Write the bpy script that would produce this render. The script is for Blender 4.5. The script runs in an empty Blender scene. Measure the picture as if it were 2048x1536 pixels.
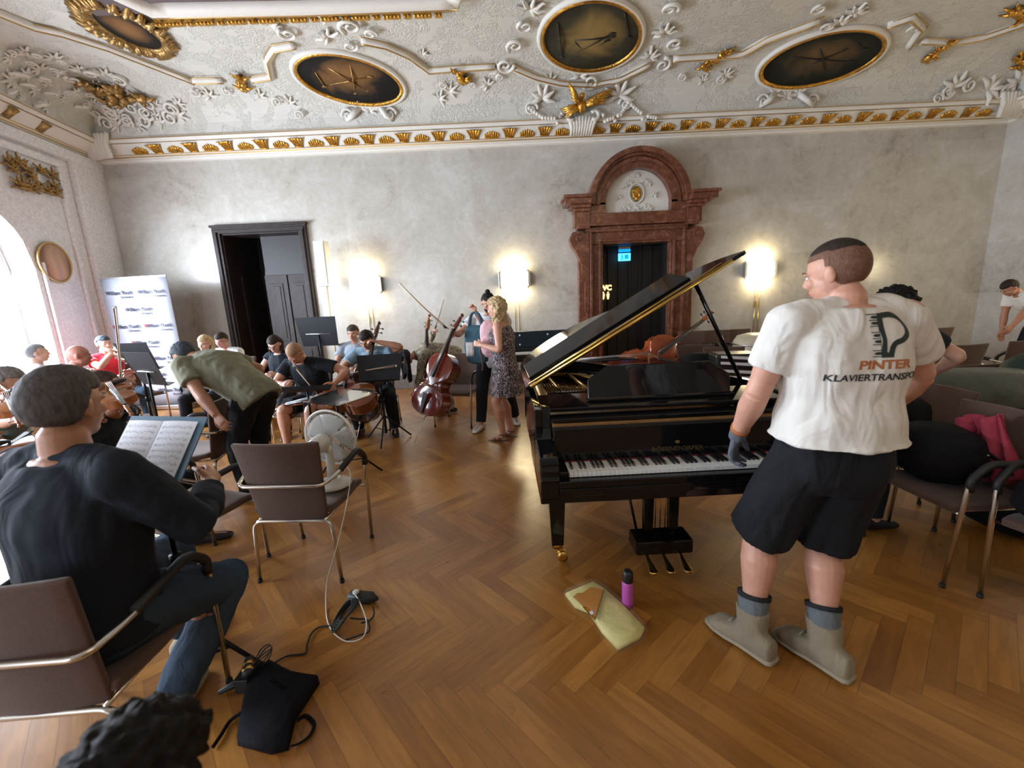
import bpy, bmesh, math, random
from mathutils import Vector as V, Matrix, Euler, noise, Quaternion
from mathutils.bvhtree import BVHTree
sc = bpy.context.scene
C = sc.collection
random.seed(7)
PI = math.pi
R = math.radians

# ---------------------------------------------------------------- camera, world, light, exposure
F_PX, PITCH, ROLL, EYE = 860.0, R(11.5), R(2.6), 1.62
_fw = V((0, math.cos(PITCH), -math.sin(PITCH)))
_r0 = V((1, 0, 0)); _u0 = V((0, math.sin(PITCH), math.cos(PITCH)))
_rt = _r0 * math.cos(ROLL) - _u0 * math.sin(ROLL)
_up = _r0 * math.sin(ROLL) + _u0 * math.cos(ROLL)
CAM = V((0, 0, EYE))
cd = bpy.data.cameras.new('camera'); cam = bpy.data.objects.new('camera', cd); C.objects.link(cam)
cd.sensor_width = 36.0; cd.lens = 36.0 * F_PX / 2048.0; cd.clip_start = 0.02; cd.clip_end = 100
cam.matrix_world = Matrix(((_rt.x, _up.x, -_fw.x, 0), (_rt.y, _up.y, -_fw.y, 0), (_rt.z, _up.z, -_fw.z, EYE), (0, 0, 0, 1)))
cd.dof.use_dof = True; cd.dof.focus_distance = 3.2; cd.dof.aperture_fstop = 2.0
sc.camera = cam

def ray(px, py): return _fw + _rt * ((px - 1024) / F_PX) - _up * ((py - 768) / F_PX)
def at_z(px, py, z=0.0):
    d = ray(px, py); return CAM + d * ((z - EYE) / d.z)
def at_x(px, py, x):
    d = ray(px, py); return CAM + d * (x / d.x)
def at_y(px, py, y):
    d = ray(px, py); return CAM + d * (y / d.y)

sc.view_settings.view_transform = 'Standard'; sc.view_settings.look = 'None'
sc.view_settings.gamma = 1.0; sc.view_settings.use_curve_mapping = False
sc.view_settings.exposure = -0.17
w = bpy.data.worlds.new('world'); sc.world = w; w.use_nodes = True
wb = w.node_tree.nodes['Background']; wb.inputs[0].default_value = (0.80, 0.88, 1.0, 1); wb.inputs[1].default_value = 9.0
try: sc.cycles.use_denoising = True
except Exception: pass
try:
    sc.cycles.max_bounces = 8; sc.cycles.diffuse_bounces = 4; sc.cycles.glossy_bounces = 3
    sc.cycles.sample_clamp_indirect = 6.0; sc.cycles.caustics_reflective = False; sc.cycles.caustics_refractive = False
except Exception: pass

# room layout: back wall y=8, left wall runs from the back left corner at a slight angle, right wall x=8.65, rear wall y=-4.5
YB, XR, YR = 8.0, 8.65, -4.5
LC = V((-6.93, 8.0, 0)); LD = V((0.17, -0.985, 0)).normalized(); LN = V((0.985, 0.17, 0)).normalized()
def lwp(s, z, off=0.0): return LC + LD * s + V((0, 0, z)) + LN * off      # a point on the left wall
WINDOWS = [(1.70, 1.70), (4.85, 1.70), (8.0, 1.70)]      # start along the left wall, width
SILL, SPRING = 0.75, 2.30

def area_light(name, loc, direction, sx, sy, power, col):
    l = bpy.data.lights.new(name, 'AREA'); l.shape = 'RECTANGLE'; l.size = sx; l.size_y = sy; l.energy = power; l.color = col
    o = bpy.data.objects.new(name, l); C.objects.link(o); o.location = loc
    o.rotation_euler = V(direction).to_track_quat('-Z', 'Z').to_euler(); return o
for i, (s, wd) in enumerate(WINDOWS):                    # daylight entering through the left wall's windows
    area_light('daylight_and_fill', lwp(s + wd / 2, 1.9, -0.42), LN + V((0, 0, -0.38)), wd * 0.95, 2.2, (800, 560, 160)[i], (0.76, 0.86, 1.0))
area_light('warm_rear_fill', V((2.6, -2.2, 4.6)), V((0.02, 0.35, -1)), 3.0, 1.6, 45, (1.0, 0.76, 0.46))  # unseen warm fill added behind the camera, with no fixture built
area_light('daylight_and_fill', V((-4.3, YR + 0.12, 2.1)), V((-0.42, 1, -0.02)), 2.4, 2.6, 210, (0.80, 0.88, 1.0))   # cool fill added at the solid rear wall to brighten the left side

# ---------------------------------------------------------------- helpers
class MB:
    """collects shapes into one mesh"""
    def __init__(s): s.v = []; s.f = []; s.sm = []
    def add(s, vs, fs, smooth=False):
        o = len(s.v); s.v += [V(p) for p in vs]; s.f += [tuple(i + o for i in f) for f in fs]; s.sm += [smooth] * len(fs); return s
    def box(s, c, d, rot=None):
        c = V(c); h = [x / 2 for x in d]
        vs = [V((sx * h[0], sy * h[1], sz * h[2])) for sx in (-1, 1) for sy in (-1, 1) for sz in (-1, 1)]
        if rot is not None: vs = [rot @ p for p in vs]
        return s.add([c + p for p in vs], [(0, 1, 3, 2), (4, 6, 7, 5), (0, 4, 5, 1), (2, 3, 7, 6), (0, 2, 6, 4), (1, 5, 7, 3)])
    def bbox(s, a, b):
        return s.box([(a[i] + b[i]) / 2 for i in range(3)], [abs(b[i] - a[i]) for i in range(3)])
    def tube(s, path, r, n=10, closed=False, sx=1.0):
        path = [V(p) for p in path]; m = len(path); rs = r if isinstance(r, (list, tuple)) else [r] * m
        vs = []; fs = []; prev = None
        for i, p in enumerate(path):
            if closed: t = path[(i + 1) % m] - path[i - 1]
            else: t = path[min(i + 1, m - 1)] - path[max(i - 1, 0)]
            t = t.normalized() if t.length > 1e-9 else V((0, 0, 1))
            if prev is None:
                a = V((0, 0, 1)) if abs(t.z) < 0.9 else V((1, 0, 0)); u = t.cross(a).normalized()
            else:
                u = prev - t * prev.dot(t); u = u.normalized() if u.length > 1e-6 else t.orthogonal().normalized()
            prev = u; w_ = t.cross(u)
            for k in range(n):
                a = 2 * PI * k / n; vs.append(p + (u * math.cos(a) * sx + w_ * math.sin(a)) * rs[i])
        for i in range(m if closed else m - 1):
            j = (i + 1) % m
            for k in range(n):
                l = (k + 1) % n; fs.append((i * n + k, i * n + l, j * n + l, j * n + k))
        if not closed: fs += [tuple(range(n - 1, -1, -1)), tuple((m - 1) * n + k for k in range(n))]
        return s.add(vs, fs, True)
    def lathe(s, prof, c=(0, 0, 0), n=24, mat=None):
        vs = []; fs = []; c = V(c)
        for (r, z) in prof:
            for k in range(n):
                a = 2 * PI * k / n; p = V((r * math.cos(a), r * math.sin(a), z)); p = mat @ p if mat is not None else p; vs.append(c + p)
        m = len(prof)
        for i in range(m - 1):
            for k in range(n):
                l = (k + 1) % n; fs.append((i * n + k, i * n + l, (i + 1) * n + l, (i + 1) * n + k))
        fs += [tuple(range(n - 1, -1, -1)), tuple((m - 1) * n + k for k in range(n))]
        return s.add(vs, fs, True)
    def ell(s, c, rad, rot=None, n=16, m=10, fn=None):
        vs = []; fs = []; c = V(c)
        vs.append(V((0, 0, 1)))
        for i in range(1, m):
            th = PI * i / m
            for k in range(n):
                a = 2 * PI * k / n; vs.append(V((math.sin(th) * math.cos(a), math.sin(th) * math.sin(a), math.cos(th))))
        vs.append(V((0, 0, -1)))
        out = []
        for p in vs:
            f = fn(p) if fn else 1.0
            q = V((p.x * rad[0], p.y * rad[1], p.z * rad[2])) * f
            out.append(c + (rot @ q if rot is not None else q))
        for k in range(n): fs.append((0, 1 + k, 1 + (k + 1) % n))
        for i in range(m - 2):
            for k in range(n):
                l = (k + 1) % n; fs.append((1 + i * n + k, 1 + (i + 1) * n + k, 1 + (i + 1) * n + l, 1 + i * n + l))
        b = 1 + (m - 2) * n; e = len(out) - 1
        for k in range(n): fs.append((b + k, e, b + (k + 1) % n))
        return s.add(out, fs, True)
    def prism(s, poly, a, b, smooth=False):
        """poly: list of 3D points; extruded from offset vector a to b"""
        n = len(poly); a = V(a); b = V(b); vs = [V(p) + a for p in poly] + [V(p) + b for p in poly]
        fs = [tuple(range(n)), tuple(range(2 * n - 1, n - 1, -1))] + [(i, i + n, (i + 1) % n + n, (i + 1) % n) for i in range(n)]
        return s.add(vs, fs, smooth)
    def rings(s, rings, cap=True, closed=False):
        n = len(rings[0]); m = len(rings); vs = [p for r in rings for p in r]; fs = []
        for i in range(m if closed else m - 1):
            for k in range(n):
                l = (k + 1) % n; j = (i + 1) % m; fs.append((i * n + k, i * n + l, j * n + l, j * n + k))
        if cap and not closed: fs += [tuple(range(n - 1, -1, -1)), tuple((m - 1) * n + k for k in range(n))]
        return s.add(vs, fs, True)
    def grid(s, fn, nu, nv, smooth=True):
        vs = [fn(i / nu, j / nv) for j in range(nv + 1) for i in range(nu + 1)]
        fs = [(j * (nu + 1) + i, j * (nu + 1) + i + 1, (j + 1) * (nu + 1) + i + 1, (j + 1) * (nu + 1) + i) for j in range(nv) for i in range(nu)]
        return s.add(vs, fs, smooth)
    def mesh(s, name):
        me = bpy.data.meshes.new(name); me.from_pydata([tuple(p) for p in s.v], [], s.f)
        me.polygons.foreach_set('use_smooth', s.sm); me.update()
        bm = bmesh.new(); bm.from_mesh(me); bmesh.ops.recalc_face_normals(bm, faces=bm.faces); bm.to_mesh(me); bm.free()
        return me
    def build(s, name, mat, parent=None, bevel=0, solid=0, label=None):
        me = s.mesh(name); me.materials.append(M[mat] if isinstance(mat, str) else mat)
        o = bpy.data.objects.new(name, me); C.objects.link(o)
        if parent is not None: o.parent = parent
        if solid: md = o.modifiers.new('thickness', 'SOLIDIFY'); md.thickness = solid; md.offset = 0
        if bevel:
            md = o.modifiers.new('bevel', 'BEVEL'); md.width = bevel; md.segments = 2; md.limit_method = 'ANGLE'; md.angle_limit = R(40)
        if label: o['label'] = label
        return o

def arc(c, u, v, r, a0, a1, n=12):
    c = V(c); u = V(u); v = V(v)
    return [c + u * (r * math.cos(a0 + (a1 - a0) * i / n)) + v * (r * math.sin(a0 + (a1 - a0) * i / n)) for i in range(n + 1)]
def smooth_path(pts, n=6):
    pts = [V(p) for p in pts]; out = []
    for i in range(len(pts) - 1):
        p0 = pts[max(i - 1, 0)]; p1 = pts[i]; p2 = pts[i + 1]; p3 = pts[min(i + 2, len(pts) - 1)]
        for k in range(n):
            t = k / n; out.append(0.5 * ((2 * p1) + (p2 - p0) * t + (2 * p0 - 5 * p1 + 4 * p2 - p3) * t * t + (3 * p1 - p0 - 3 * p2 + p3) * t ** 3))
    out.append(pts[-1]); return out
def fillet(pts, r, n=4):
    pts = [V(p) for p in pts]; out = [pts[0]]
    for i in range(1, len(pts) - 1):
        a = (pts[i - 1] - pts[i]); b = (pts[i + 1] - pts[i]); ra = min(r, a.length * 0.45); rb = min(r, b.length * 0.45)
        p0 = pts[i] + a.normalized() * ra; p2 = pts[i] + b.normalized() * rb
        for k in range(n + 1):
            t = k / n; out.append(p0 * (1 - t) ** 2 + pts[i] * 2 * t * (1 - t) + p2 * t * t)
    out.append(pts[-1]); return out

def tag(o, label=None, cat=None, group=None, kind=None):
    if label: o['label'] = label
    if cat: o['category'] = cat
    if group: o['group'] = group
    if kind: o['kind'] = kind
    return o
def thing(name, label, cat, loc=(0, 0, 0), rz=0.0, group=None, rot=None):
    o = bpy.data.objects.new(name, None); C.objects.link(o); o.location = loc; o.empty_display_size = 0.1
    o.rotation_euler = rot if rot is not None else (0, 0, rz)
    return tag(o, label, cat, group)
def struct(mb, name, mat, parent=None, **k):
    o = mb.build(name, mat, parent, **k)
    if parent is None: o['kind'] = 'structure'
    return o
def dup(root, loc=None, rz=None, label=None, group=None):
    kids = {}
    for o in bpy.data.objects: kids.setdefault(o.parent, []).append(o)
    def rec(o, par):
        c = o.copy(); C.objects.link(c)
        if par is not None: c.parent = par
        for k in kids.get(o, []): rec(k, c)
        return c
    r = rec(root, None)
    if loc is not None: r.location = loc
    if rz is not None: r.rotation_euler = (0, 0, rz)
    if label: r['label'] = label
    if group: r['group'] = group
    return r
def basis(root, origin, up, front):
    """place root so that local +Z = up and local -Y = front"""
    z = V(up).normalized(); y = -(V(front) - z * V(front).dot(z)).normalized(); x = y.cross(z)
    root.matrix_world = Matrix(((x.x, y.x, z.x, origin[0]), (x.y, y.y, z.y, origin[1]), (x.z, y.z, z.z, origin[2]), (0, 0, 0, 1)))
    return root
def text_mesh(txt, size, depth=0.0, align='CENTER', shear=0.0, bold=0.0, sxy=1.0):
    cu = bpy.data.curves.new('t', 'FONT'); cu.body = txt; cu.size = size; cu.align_x = align; cu.shear = shear; cu.offset = bold; cu.extrude = depth
    cu.resolution_u = 3
    o = bpy.data.objects.new('t', cu); C.objects.link(o); dg = bpy.context.evaluated_depsgraph_get()
    me = bpy.data.meshes.new_from_object(o.evaluated_get(dg)); mb = MB(); mb.add([V((v.co.x * sxy, v.co.y, v.co.z)) for v in me.vertices], [tuple(p.vertices) for p in me.polygons])
    bpy.data.objects.remove(o); bpy.data.curves.remove(cu); bpy.data.meshes.remove(me); return mb

# ---------------------------------------------------------------- materials
M = {}
class NT:
    def __init__(s, name):
        s.m = bpy.data.materials.new(name); s.m.use_nodes = True; s.t = s.m.node_tree; s.b = s.t.nodes['Principled BSDF']; M[name] = s.m
    def n(s, typ, ins={}, **at):
        nd = s.t.nodes.new(typ)
        for k, v in at.items(): setattr(nd, k, v)
        for k, v in ins.items():
            if isinstance(v, tuple) and len(v) == 2 and hasattr(v[0], 'bl_idname'): s.t.links.new(v[0].outputs[v[1]], nd.inputs[k])
            elif hasattr(v, 'bl_idname'): s.t.links.new(v.outputs[0], nd.inputs[k])
            else: nd.inputs[k].default_value = v
        return nd
    def m_(s, op, a, b=0.0, c=0.0):
        return s.n('ShaderNodeMath', {0: a, 1: b, 2: c}, operation=op)
    def ramp(s, fac, stops):
        r = s.n('ShaderNodeValToRGB', {0: fac}); e = r.color_ramp.elements
        e[0].position, e[0].color = stops[0][0], stops[0][1] + (1,)
        e[1].position, e[1].color = stops[-1][0], stops[-1][1] + (1,)
        for p, c in stops[1:-1]: x = e.new(p); x.color = c + (1,)
        return r
    def set(s, **k):
        for a, v in k.items():
            key = {'col': 'Base Color', 'rough': 'Roughness', 'metal': 'Metallic', 'coat': 'Coat Weight', 'spec': 'Specular IOR Level', 'normal': 'Normal', 'alpha': 'Alpha', 'sheen': 'Sheen Weight', 'trans': 'Transmission Weight', 'sss': 'Subsurface Weight'}[a]
            if hasattr(v, 'bl_idname'): s.t.links.new(v.outputs[0], s.b.inputs[key])
            elif a == 'col': s.b.inputs[key].default_value = tuple(v) + (1,)
            else: s.b.inputs[key].default_value = v
        return s
    def bump(s, h, strength=0.3, dist=0.01):
        s.set(normal=s.n('ShaderNodeBump', {'Height': h, 'Strength': strength, 'Distance': dist})); return s
    def coord(s, what='Object', scale=(1, 1, 1), rot=(0, 0, 0)):
        return s.n('ShaderNodeMapping', {0: (s.n('ShaderNodeTexCoord'), what), 'Scale': scale, 'Rotation': rot})
def simple(name, col, rough=0.5, metal=0.0, noise_=0.0, nscale=20, bump=0.0, bscale=60, bdist=0.002, **k):
    t = NT(name); t.set(col=col, rough=rough, metal=metal, **k)
    co = t.coord()
    if noise_:
        nz = t.n('ShaderNodeTexNoise', {'Vector': co, 'Scale': nscale, 'Detail': 4.0})
        t.set(col=t.ramp(nz, [(0.3, tuple(c * (1 - noise_) for c in col)), (0.7, tuple(min(1, c * (1 + noise_)) for c in col))]))
    if bump:
        t.bump(t.n('ShaderNodeTexNoise', {'Vector': co, 'Scale': bscale, 'Detail': 5.0}), bump, bdist)
    return t
def cloth(name, col, fold=7.0, strength=0.5, noise_=0.12, rough=0.85):
    t = NT(name); t.set(rough=rough, spec=0.25, sheen=0.12 if max(col) > .1 else 0.0); co = t.coord()
    nz = t.n('ShaderNodeTexNoise', {'Vector': co, 'Scale': 3.0, 'Detail': 3.0})
    t.set(col=t.ramp(nz, [(0.3, tuple(c * (1 - noise_) for c in col)), (0.7, tuple(min(1, c * (1 + noise_)) for c in col))]))
    st = t.coord(scale=(1, 1, 0.45))
    f = t.n('ShaderNodeTexNoise', {'Vector': st, 'Scale': fold, 'Detail': 2.0, 'Distortion': 1.2})
    wv = t.n('ShaderNodeTexNoise', {'Vector': co, 'Scale': 400.0, 'Detail': 1.0})
    t.bump(t.m_('ADD', f, t.m_('MULTIPLY', wv, 0.05)), strength, 0.03); return t
# ---------------------------------------------------------------- material library
def mat_floor():
    t = NT('parquet'); Wd = 0.088; n = 6
    mp = t.coord(scale=(1 / Wd, 1 / Wd, 1), rot=(0, 0, R(48.0)))
    sp = t.n('ShaderNodeSeparateXYZ', {0: mp}); u = (sp, 'X'); v = (sp, 'Y')
    i = t.m_('FLOOR', u); j = t.m_('FLOOR', v)
    k = t.n('ShaderNodeMath', {0: t.m_('SUBTRACT', i, j), 1: float(2 * n)}, operation='FLOORED_MODULO')
    isv = t.m_('GREATER_THAN', k, n - 0.5)
    fu = t.m_('FRACT', u); fv = t.m_('FRACT', v)
    hs = t.m_('SUBTRACT', i, k); off = t.m_('SUBTRACT', 2.0 * n - 1, k); vs = t.m_('SUBTRACT', j, off)
    def mix(a, b): return t.m_('ADD', t.m_('MULTIPLY', a, t.m_('SUBTRACT', 1.0, isv)), t.m_('MULTIPLY', b, isv))
    ida = mix(hs, i); idb = mix(j, vs)
    along = mix(t.m_('SUBTRACT', u, hs), t.m_('SUBTRACT', v, vs)); across = mix(fv, fu)
    cid = t.n('ShaderNodeCombineXYZ', {0: ida, 1: idb, 2: isv})
    wn = t.n('ShaderNodeTexWhiteNoise', {'Vector': cid})
    gv = t.n('ShaderNodeCombineXYZ', {0: t.m_('MULTIPLY', along, 0.35), 1: t.m_('MULTIPLY', across, 2.5), 2: t.m_('MULTIPLY', (wn, 'Value'), 50.0)})
    gr = t.n('ShaderNodeTexNoise', {'Vector': gv, 'Scale': 1.3, 'Detail': 4.0, 'Distortion': 0.6})
    base = t.ramp((wn, 'Value'), [(0.0, (0.270, 0.108, 0.021)), (0.35, (0.325, 0.136, 0.026)), (0.7, (0.365, 0.158, 0.031)), (1.0, (0.440, 0.200, 0.044))])
    g2 = t.ramp(gr, [(0.25, (0.72, 0.70, 0.68)), (0.75, (1.12, 1.12, 1.12))])
    mx = t.n('ShaderNodeMix', {0: 1.0}, data_type='RGBA', blend_type='MULTIPLY'); t.t.links.new(base.outputs[0], mx.inputs[6]); t.t.links.new(g2.outputs[0], mx.inputs[7])
    da = t.m_('MINIMUM', across, t.m_('SUBTRACT', 1.0, across)); dl = t.m_('MINIMUM', along, t.m_('SUBTRACT', float(n), along))
    gap = t.m_('LESS_THAN', t.m_('MINIMUM', da, dl), 0.012)
    m2 = t.n('ShaderNodeMix', {0: t.m_('MULTIPLY', gap, 0.6)}, data_type='RGBA'); t.t.links.new(mx.outputs[2], m2.inputs[6]); m2.inputs[7].default_value = (0.07, 0.02, 0.008, 1)
    t.t.links.new(m2.outputs[2], t.b.inputs['Base Color'])
    w2 = t.n('ShaderNodeTexNoise', {'Vector': t.coord(), 'Scale': 6.0, 'Detail': 5.0})
    t.set(rough=t.m_('MULTIPLY_ADD', w2, 0.18, 0.22), spec=0.5, coat=0.45); t.b.inputs['Coat Roughness'].default_value = 0.30; t.set(spec=0.5)
    t.bump(t.m_('ADD', t.m_('MULTIPLY', gap, -1.0), t.m_('MULTIPLY', (wn, 'Value'), 0.4)), 0.12, 0.002)
mat_floor()
def mat_marble():
    t = NT('wall_marble'); co = t.coord()
    n1 = t.n('ShaderNodeTexNoise', {'Vector': co, 'Scale': 1.3, 'Detail': 7.0, 'Roughness': 0.62, 'Distortion': 1.2})
    n2 = t.n('ShaderNodeTexNoise', {'Vector': co, 'Scale': 9.0, 'Detail': 6.0, 'Roughness': 0.7, 'Distortion': 0.8})
    n3 = t.n('ShaderNodeTexVoronoi', {'Vector': t.n('ShaderNodeMapping', {0: co, 'Scale': (0.9, 0.9, 1.15)}), 'Scale': 1.0, 'Randomness': 0.0}, distance='CHEBYCHEV')
    s = t.m_('ADD', t.m_('MULTIPLY', n1, 0.55), t.m_('ADD', t.m_('MULTIPLY', n2, 0.35), t.m_('MULTIPLY', (n3, 'Color'), 0.10)))
    t.set(col=t.ramp(s, [(0.34, (0.35, 0.31, 0.265)), (0.44, (0.47, 0.44, 0.385)), (0.54, (0.53, 0.505, 0.455)), (0.66, (0.62, 0.60, 0.56))]), rough=0.22, spec=0.5)
mat_marble()
def mat_red():
    t = NT('red_marble'); co = t.coord()
    n1 = t.n('ShaderNodeTexNoise', {'Vector': co, 'Scale': 5.0, 'Detail': 8.0, 'Roughness': 0.7, 'Distortion': 1.5})
    n2 = t.n('ShaderNodeTexNoise', {'Vector': co, 'Scale': 40.0, 'Detail': 4.0})
    s = t.m_('ADD', t.m_('MULTIPLY', n1, 0.75), t.m_('MULTIPLY', n2, 0.25))
    t.set(col=t.ramp(s, [(0.3, (0.085, 0.026, 0.014)), (0.48, (0.145, 0.050, 0.026)), (0.58, (0.215, 0.085, 0.048)), (0.70, (0.42, 0.24, 0.17))]), rough=0.24)
mat_red()
def mat_plaster(name, col, strength=1.0, scale=16.0, lo=0.45):
    t = NT(name); co = t.coord()
    v1 = t.n('ShaderNodeTexNoise', {'Vector': co, 'Scale': scale * 0.45, 'Detail': 5.0, 'Roughness': 0.55, 'Distortion': 2.6})
    v2 = t.n('ShaderNodeTexNoise', {'Vector': co, 'Scale': 3.0, 'Detail': 3.0})
    rid = t.n('ShaderNodeValToRGB', {0: v1}); e = rid.color_ramp.elements
    e[0].position = 0.38; e[0].color = (0, 0, 0, 1); e[1].position = 0.66; e[1].color = (0, 0, 0, 1); x = e.new(0.52); x.color = (1, 1, 1, 1)
    h = t.m_('MULTIPLY', rid, t.m_('GREATER_THAN', v2, lo))
    dirt = t.ramp(v2, [(0.3, tuple(c * 0.88 for c in col)), (0.7, col)])
    t.set(col=dirt, rough=0.7); t.bump(h, strength, 0.02)
mat_plaster('ceiling_plaster', (0.70, 0.68, 0.62), 0.55)
simple('plaster_white', (0.76, 0.73, 0.67), 0.6, bump=0.35, bscale=30, bdist=0.01)
simple('stucco_panel', (0.84, 0.84, 0.86), 0.6, noise_=0.12, nscale=25, bump=0.3, bscale=22, bdist=0.01)
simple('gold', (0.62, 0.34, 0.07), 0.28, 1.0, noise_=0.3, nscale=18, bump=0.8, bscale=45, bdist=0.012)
simple('gold_line', (0.55, 0.36, 0.14), 0.35, 0.7)
simple('dull_gold', (0.36, 0.22, 0.08), 0.42, 0.85, noise_=0.35, nscale=15, bump=0.8, bscale=35, bdist=0.012)
simple('dark_wood', (0.026, 0.017, 0.015), 0.5, spec=0.3, noise_=0.3, nscale=10)
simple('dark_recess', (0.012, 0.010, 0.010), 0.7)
simple('dim_wood', (0.012, 0.009, 0.008), 0.5, noise_=0.2)
simple('piano_black', (0.005, 0.005, 0.006), 0.05, coat=0.0, spec=0.4)
simple('lid_flap_black', (0.004, 0.004, 0.005), 0.10, spec=0.12)
simple('gloss_stand', (0.008, 0.009, 0.008), 0.22, coat=1.0, spec=0.8)
simple('satin_black', (0.012, 0.012, 0.013), 0.35)
simple('stand_black', (0.006, 0.007, 0.010), 0.5, spec=0.3)
simple('black_plastic', (0.012, 0.012, 0.014), 0.5)
simple('ebony', (0.010, 0.010, 0.011), 0.3)
simple('ivory', (0.78, 0.80, 0.78), 0.25)
simple('felt_red', (0.20, 0.02, 0.03), 0.9)
simple('brass', (0.72, 0.47, 0.13), 0.22, 1.0)
simple('iron_plate', (0.38, 0.22, 0.06), 0.32, 0.85, noise_=0.15)
simple('soundboard', (0.30, 0.15, 0.05), 0.4, noise_=0.15)
simple('steel', (0.6, 0.6, 0.6), 0.3, 1.0)
simple('chrome', (0.68, 0.66, 0.60), 0.20, 1.0)
simple('chair_fabric', (0.098, 0.055, 0.039), 0.92, noise_=0.15, nscale=120, bump=0.25, bscale=500, bdist=0.002, sheen=0.2)
simple('white_plastic', (0.72, 0.72, 0.68), 0.35)
simple('white_paint', (0.70, 0.70, 0.68), 0.45)
simple('fan_blade', (0.58, 0.60, 0.59), 0.3)
simple('paper', (0.78, 0.80, 0.86), 0.75)
simple('ink', (0.16, 0.16, 0.20), 0.8)
simple('folder_blue', (0.055, 0.13, 0.20), 0.4)
simple('banner_cloth', (0.36, 0.37, 0.42), 0.6)
simple('banner_ink', (0.06, 0.06, 0.09), 0.7)
simple('banner_red', (0.55, 0.10, 0.10), 0.7)
simple('cello_red', (0.13, 0.016, 0.009), 0.16, noise_=0.35, nscale=4, coat=0.5)
simple('cello_dark', (0.070, 0.026, 0.014), 0.2, noise_=0.3, nscale=4, coat=0.4)
simple('cello_brown', (0.20, 0.060, 0.018), 0.16, noise_=0.35, nscale=4, coat=0.5)
simple('bass_orange', (0.36, 0.075, 0.020), 0.18, noise_=0.35, nscale=3, coat=0.5)
simple('violin_wood', (0.34, 0.11, 0.03), 0.2, noise_=0.2, coat=0.4)
simple('bow_wood', (0.28, 0.13, 0.05), 0.35)
simple('bow_hair', (0.75, 0.68, 0.52), 0.5)
simple('trumpet_silver', (0.85, 0.83, 0.80), 0.12, 1.0)
simple('rubber', (0.015, 0.015, 0.015), 0.8)
simple('spray_pink', (0.50, 0.10, 0.44), 0.35)
simple('spray_dark_pink', (0.38, 0.05, 0.33), 0.35)
simple('cloth_yellow', (0.68, 0.62, 0.24), 0.8, bump=0.5, bscale=12, bdist=0.02)
simple('card_orange', (0.55, 0.22, 0.008), 0.4)
simple('film', (0.9, 0.88, 0.8), 0.08, alpha=0.07, bump=0.6, bscale=40, bdist=0.01)
simple('cable_white', (0.60, 0.57, 0.50), 0.5)
simple('bag_black', (0.005, 0.005, 0.008), 0.9, spec=0.2, bump=0.5, bscale=14, bdist=0.02)
simple('bag_dark', (0.006, 0.006, 0.009), 0.85, spec=0.2, bump=0.6, bscale=9, bdist=0.03)
simple('bag_teal', (0.035, 0.10, 0.14), 0.8, bump=0.5, bscale=10, bdist=0.03)
simple('bag_print', (0.55, 0.50, 0.47), 0.8, noise_=0.15, nscale=30)
simple('backpack_pink', (0.62, 0.36, 0.38), 0.6, bump=0.6, bscale=14, bdist=0.03)
simple('jacket_pink', (0.34, 0.035, 0.065), 0.85, bump=0.7, bscale=9, bdist=0.04)
simple('case_green', (0.075, 0.085, 0.065), 0.45, noise_=0.2, nscale=8, bump=0.35, bscale=12, bdist=0.02)
simple('case_dark_green', (0.012, 0.030, 0.022), 0.7, bump=0.5, bscale=10, bdist=0.03)
simple('cream_shell', (0.58, 0.52, 0.38), 0.4)
simple('navy_panel', (0.012, 0.022, 0.032), 0.3)
simple('plinth_stone', (0.20, 0.17, 0.15), 0.5, noise_=0.2, nscale=12)
simple('gold_letters', (0.28, 0.19, 0.08), 0.4, 0.6)
simple('logo_green', (0.018, 0.030, 0.026), 0.8)
simple('logo_orange', (0.42, 0.13, 0.03), 0.8)
simple('logo_black', (0.02, 0.02, 0.025), 0.8)
# people
for nm, c in dict(skin=(0.56, 0.29, 0.20), skin_pale=(0.62, 0.36, 0.27), skin_tan=(0.42, 0.20, 0.12), skin_red=(0.50, 0.22, 0.17), skin_dark=(0.34, 0.14, 0.08)).items():
    simple(nm, c, 0.5, noise_=0.08, nscale=25, sss=0.0)
simple('lip', (0.36, 0.11, 0.09), 0.5); simple('eye_white', (0.6, 0.57, 0.54), 0.2); simple('eye_dark', (0.02, 0.015, 0.012), 0.2)
def hair(name, col, scale=60):
    t = NT(name); co = t.coord(scale=(1, 1, 0.25)); nz = t.n('ShaderNodeTexNoise', {'Vector': co, 'Scale': float(scale), 'Detail': 6.0, 'Distortion': 0.6})
    t.set(col=t.ramp(nz, [(0.35, tuple(c * 0.7 for c in col)), (0.7, tuple(min(1, c * 1.3) for c in col))]), rough=0.7); t.bump(nz, 0.4, 0.004); t.set(spec=0.18)
hair('hair_black', (0.012, 0.010, 0.010)); hair('hair_dark', (0.030, 0.020, 0.015)); hair('hair_brown', (0.070, 0.048, 0.038))
hair('hair_buzz', (0.17, 0.088, 0.060), 200); hair('hair_blond', (0.50, 0.36, 0.20)); hair('hair_grey', (0.26, 0.26, 0.27)); hair('hair_fair_buzz', (0.36, 0.21, 0.13), 200)
hair('hair_bluegrey', (0.055, 0.065, 0.08)); hair('hair_greybrown', (0.095, 0.085, 0.085), 90)
cloth('tee_white', (0.70, 0.68, 0.63), 8, 0.75, 0.04); cloth('tee_white_cool', (0.68, 0.70, 0.74), 9, 0.5, 0.05)
cloth('tee_olive', (0.20, 0.20, 0.135), 7, 0.8, 0.08); cloth('tee_black', (0.012, 0.017, 0.024), 8, 0.5); cloth('shirt_navy', (0.013, 0.018, 0.028), 7, 0.7)
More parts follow.
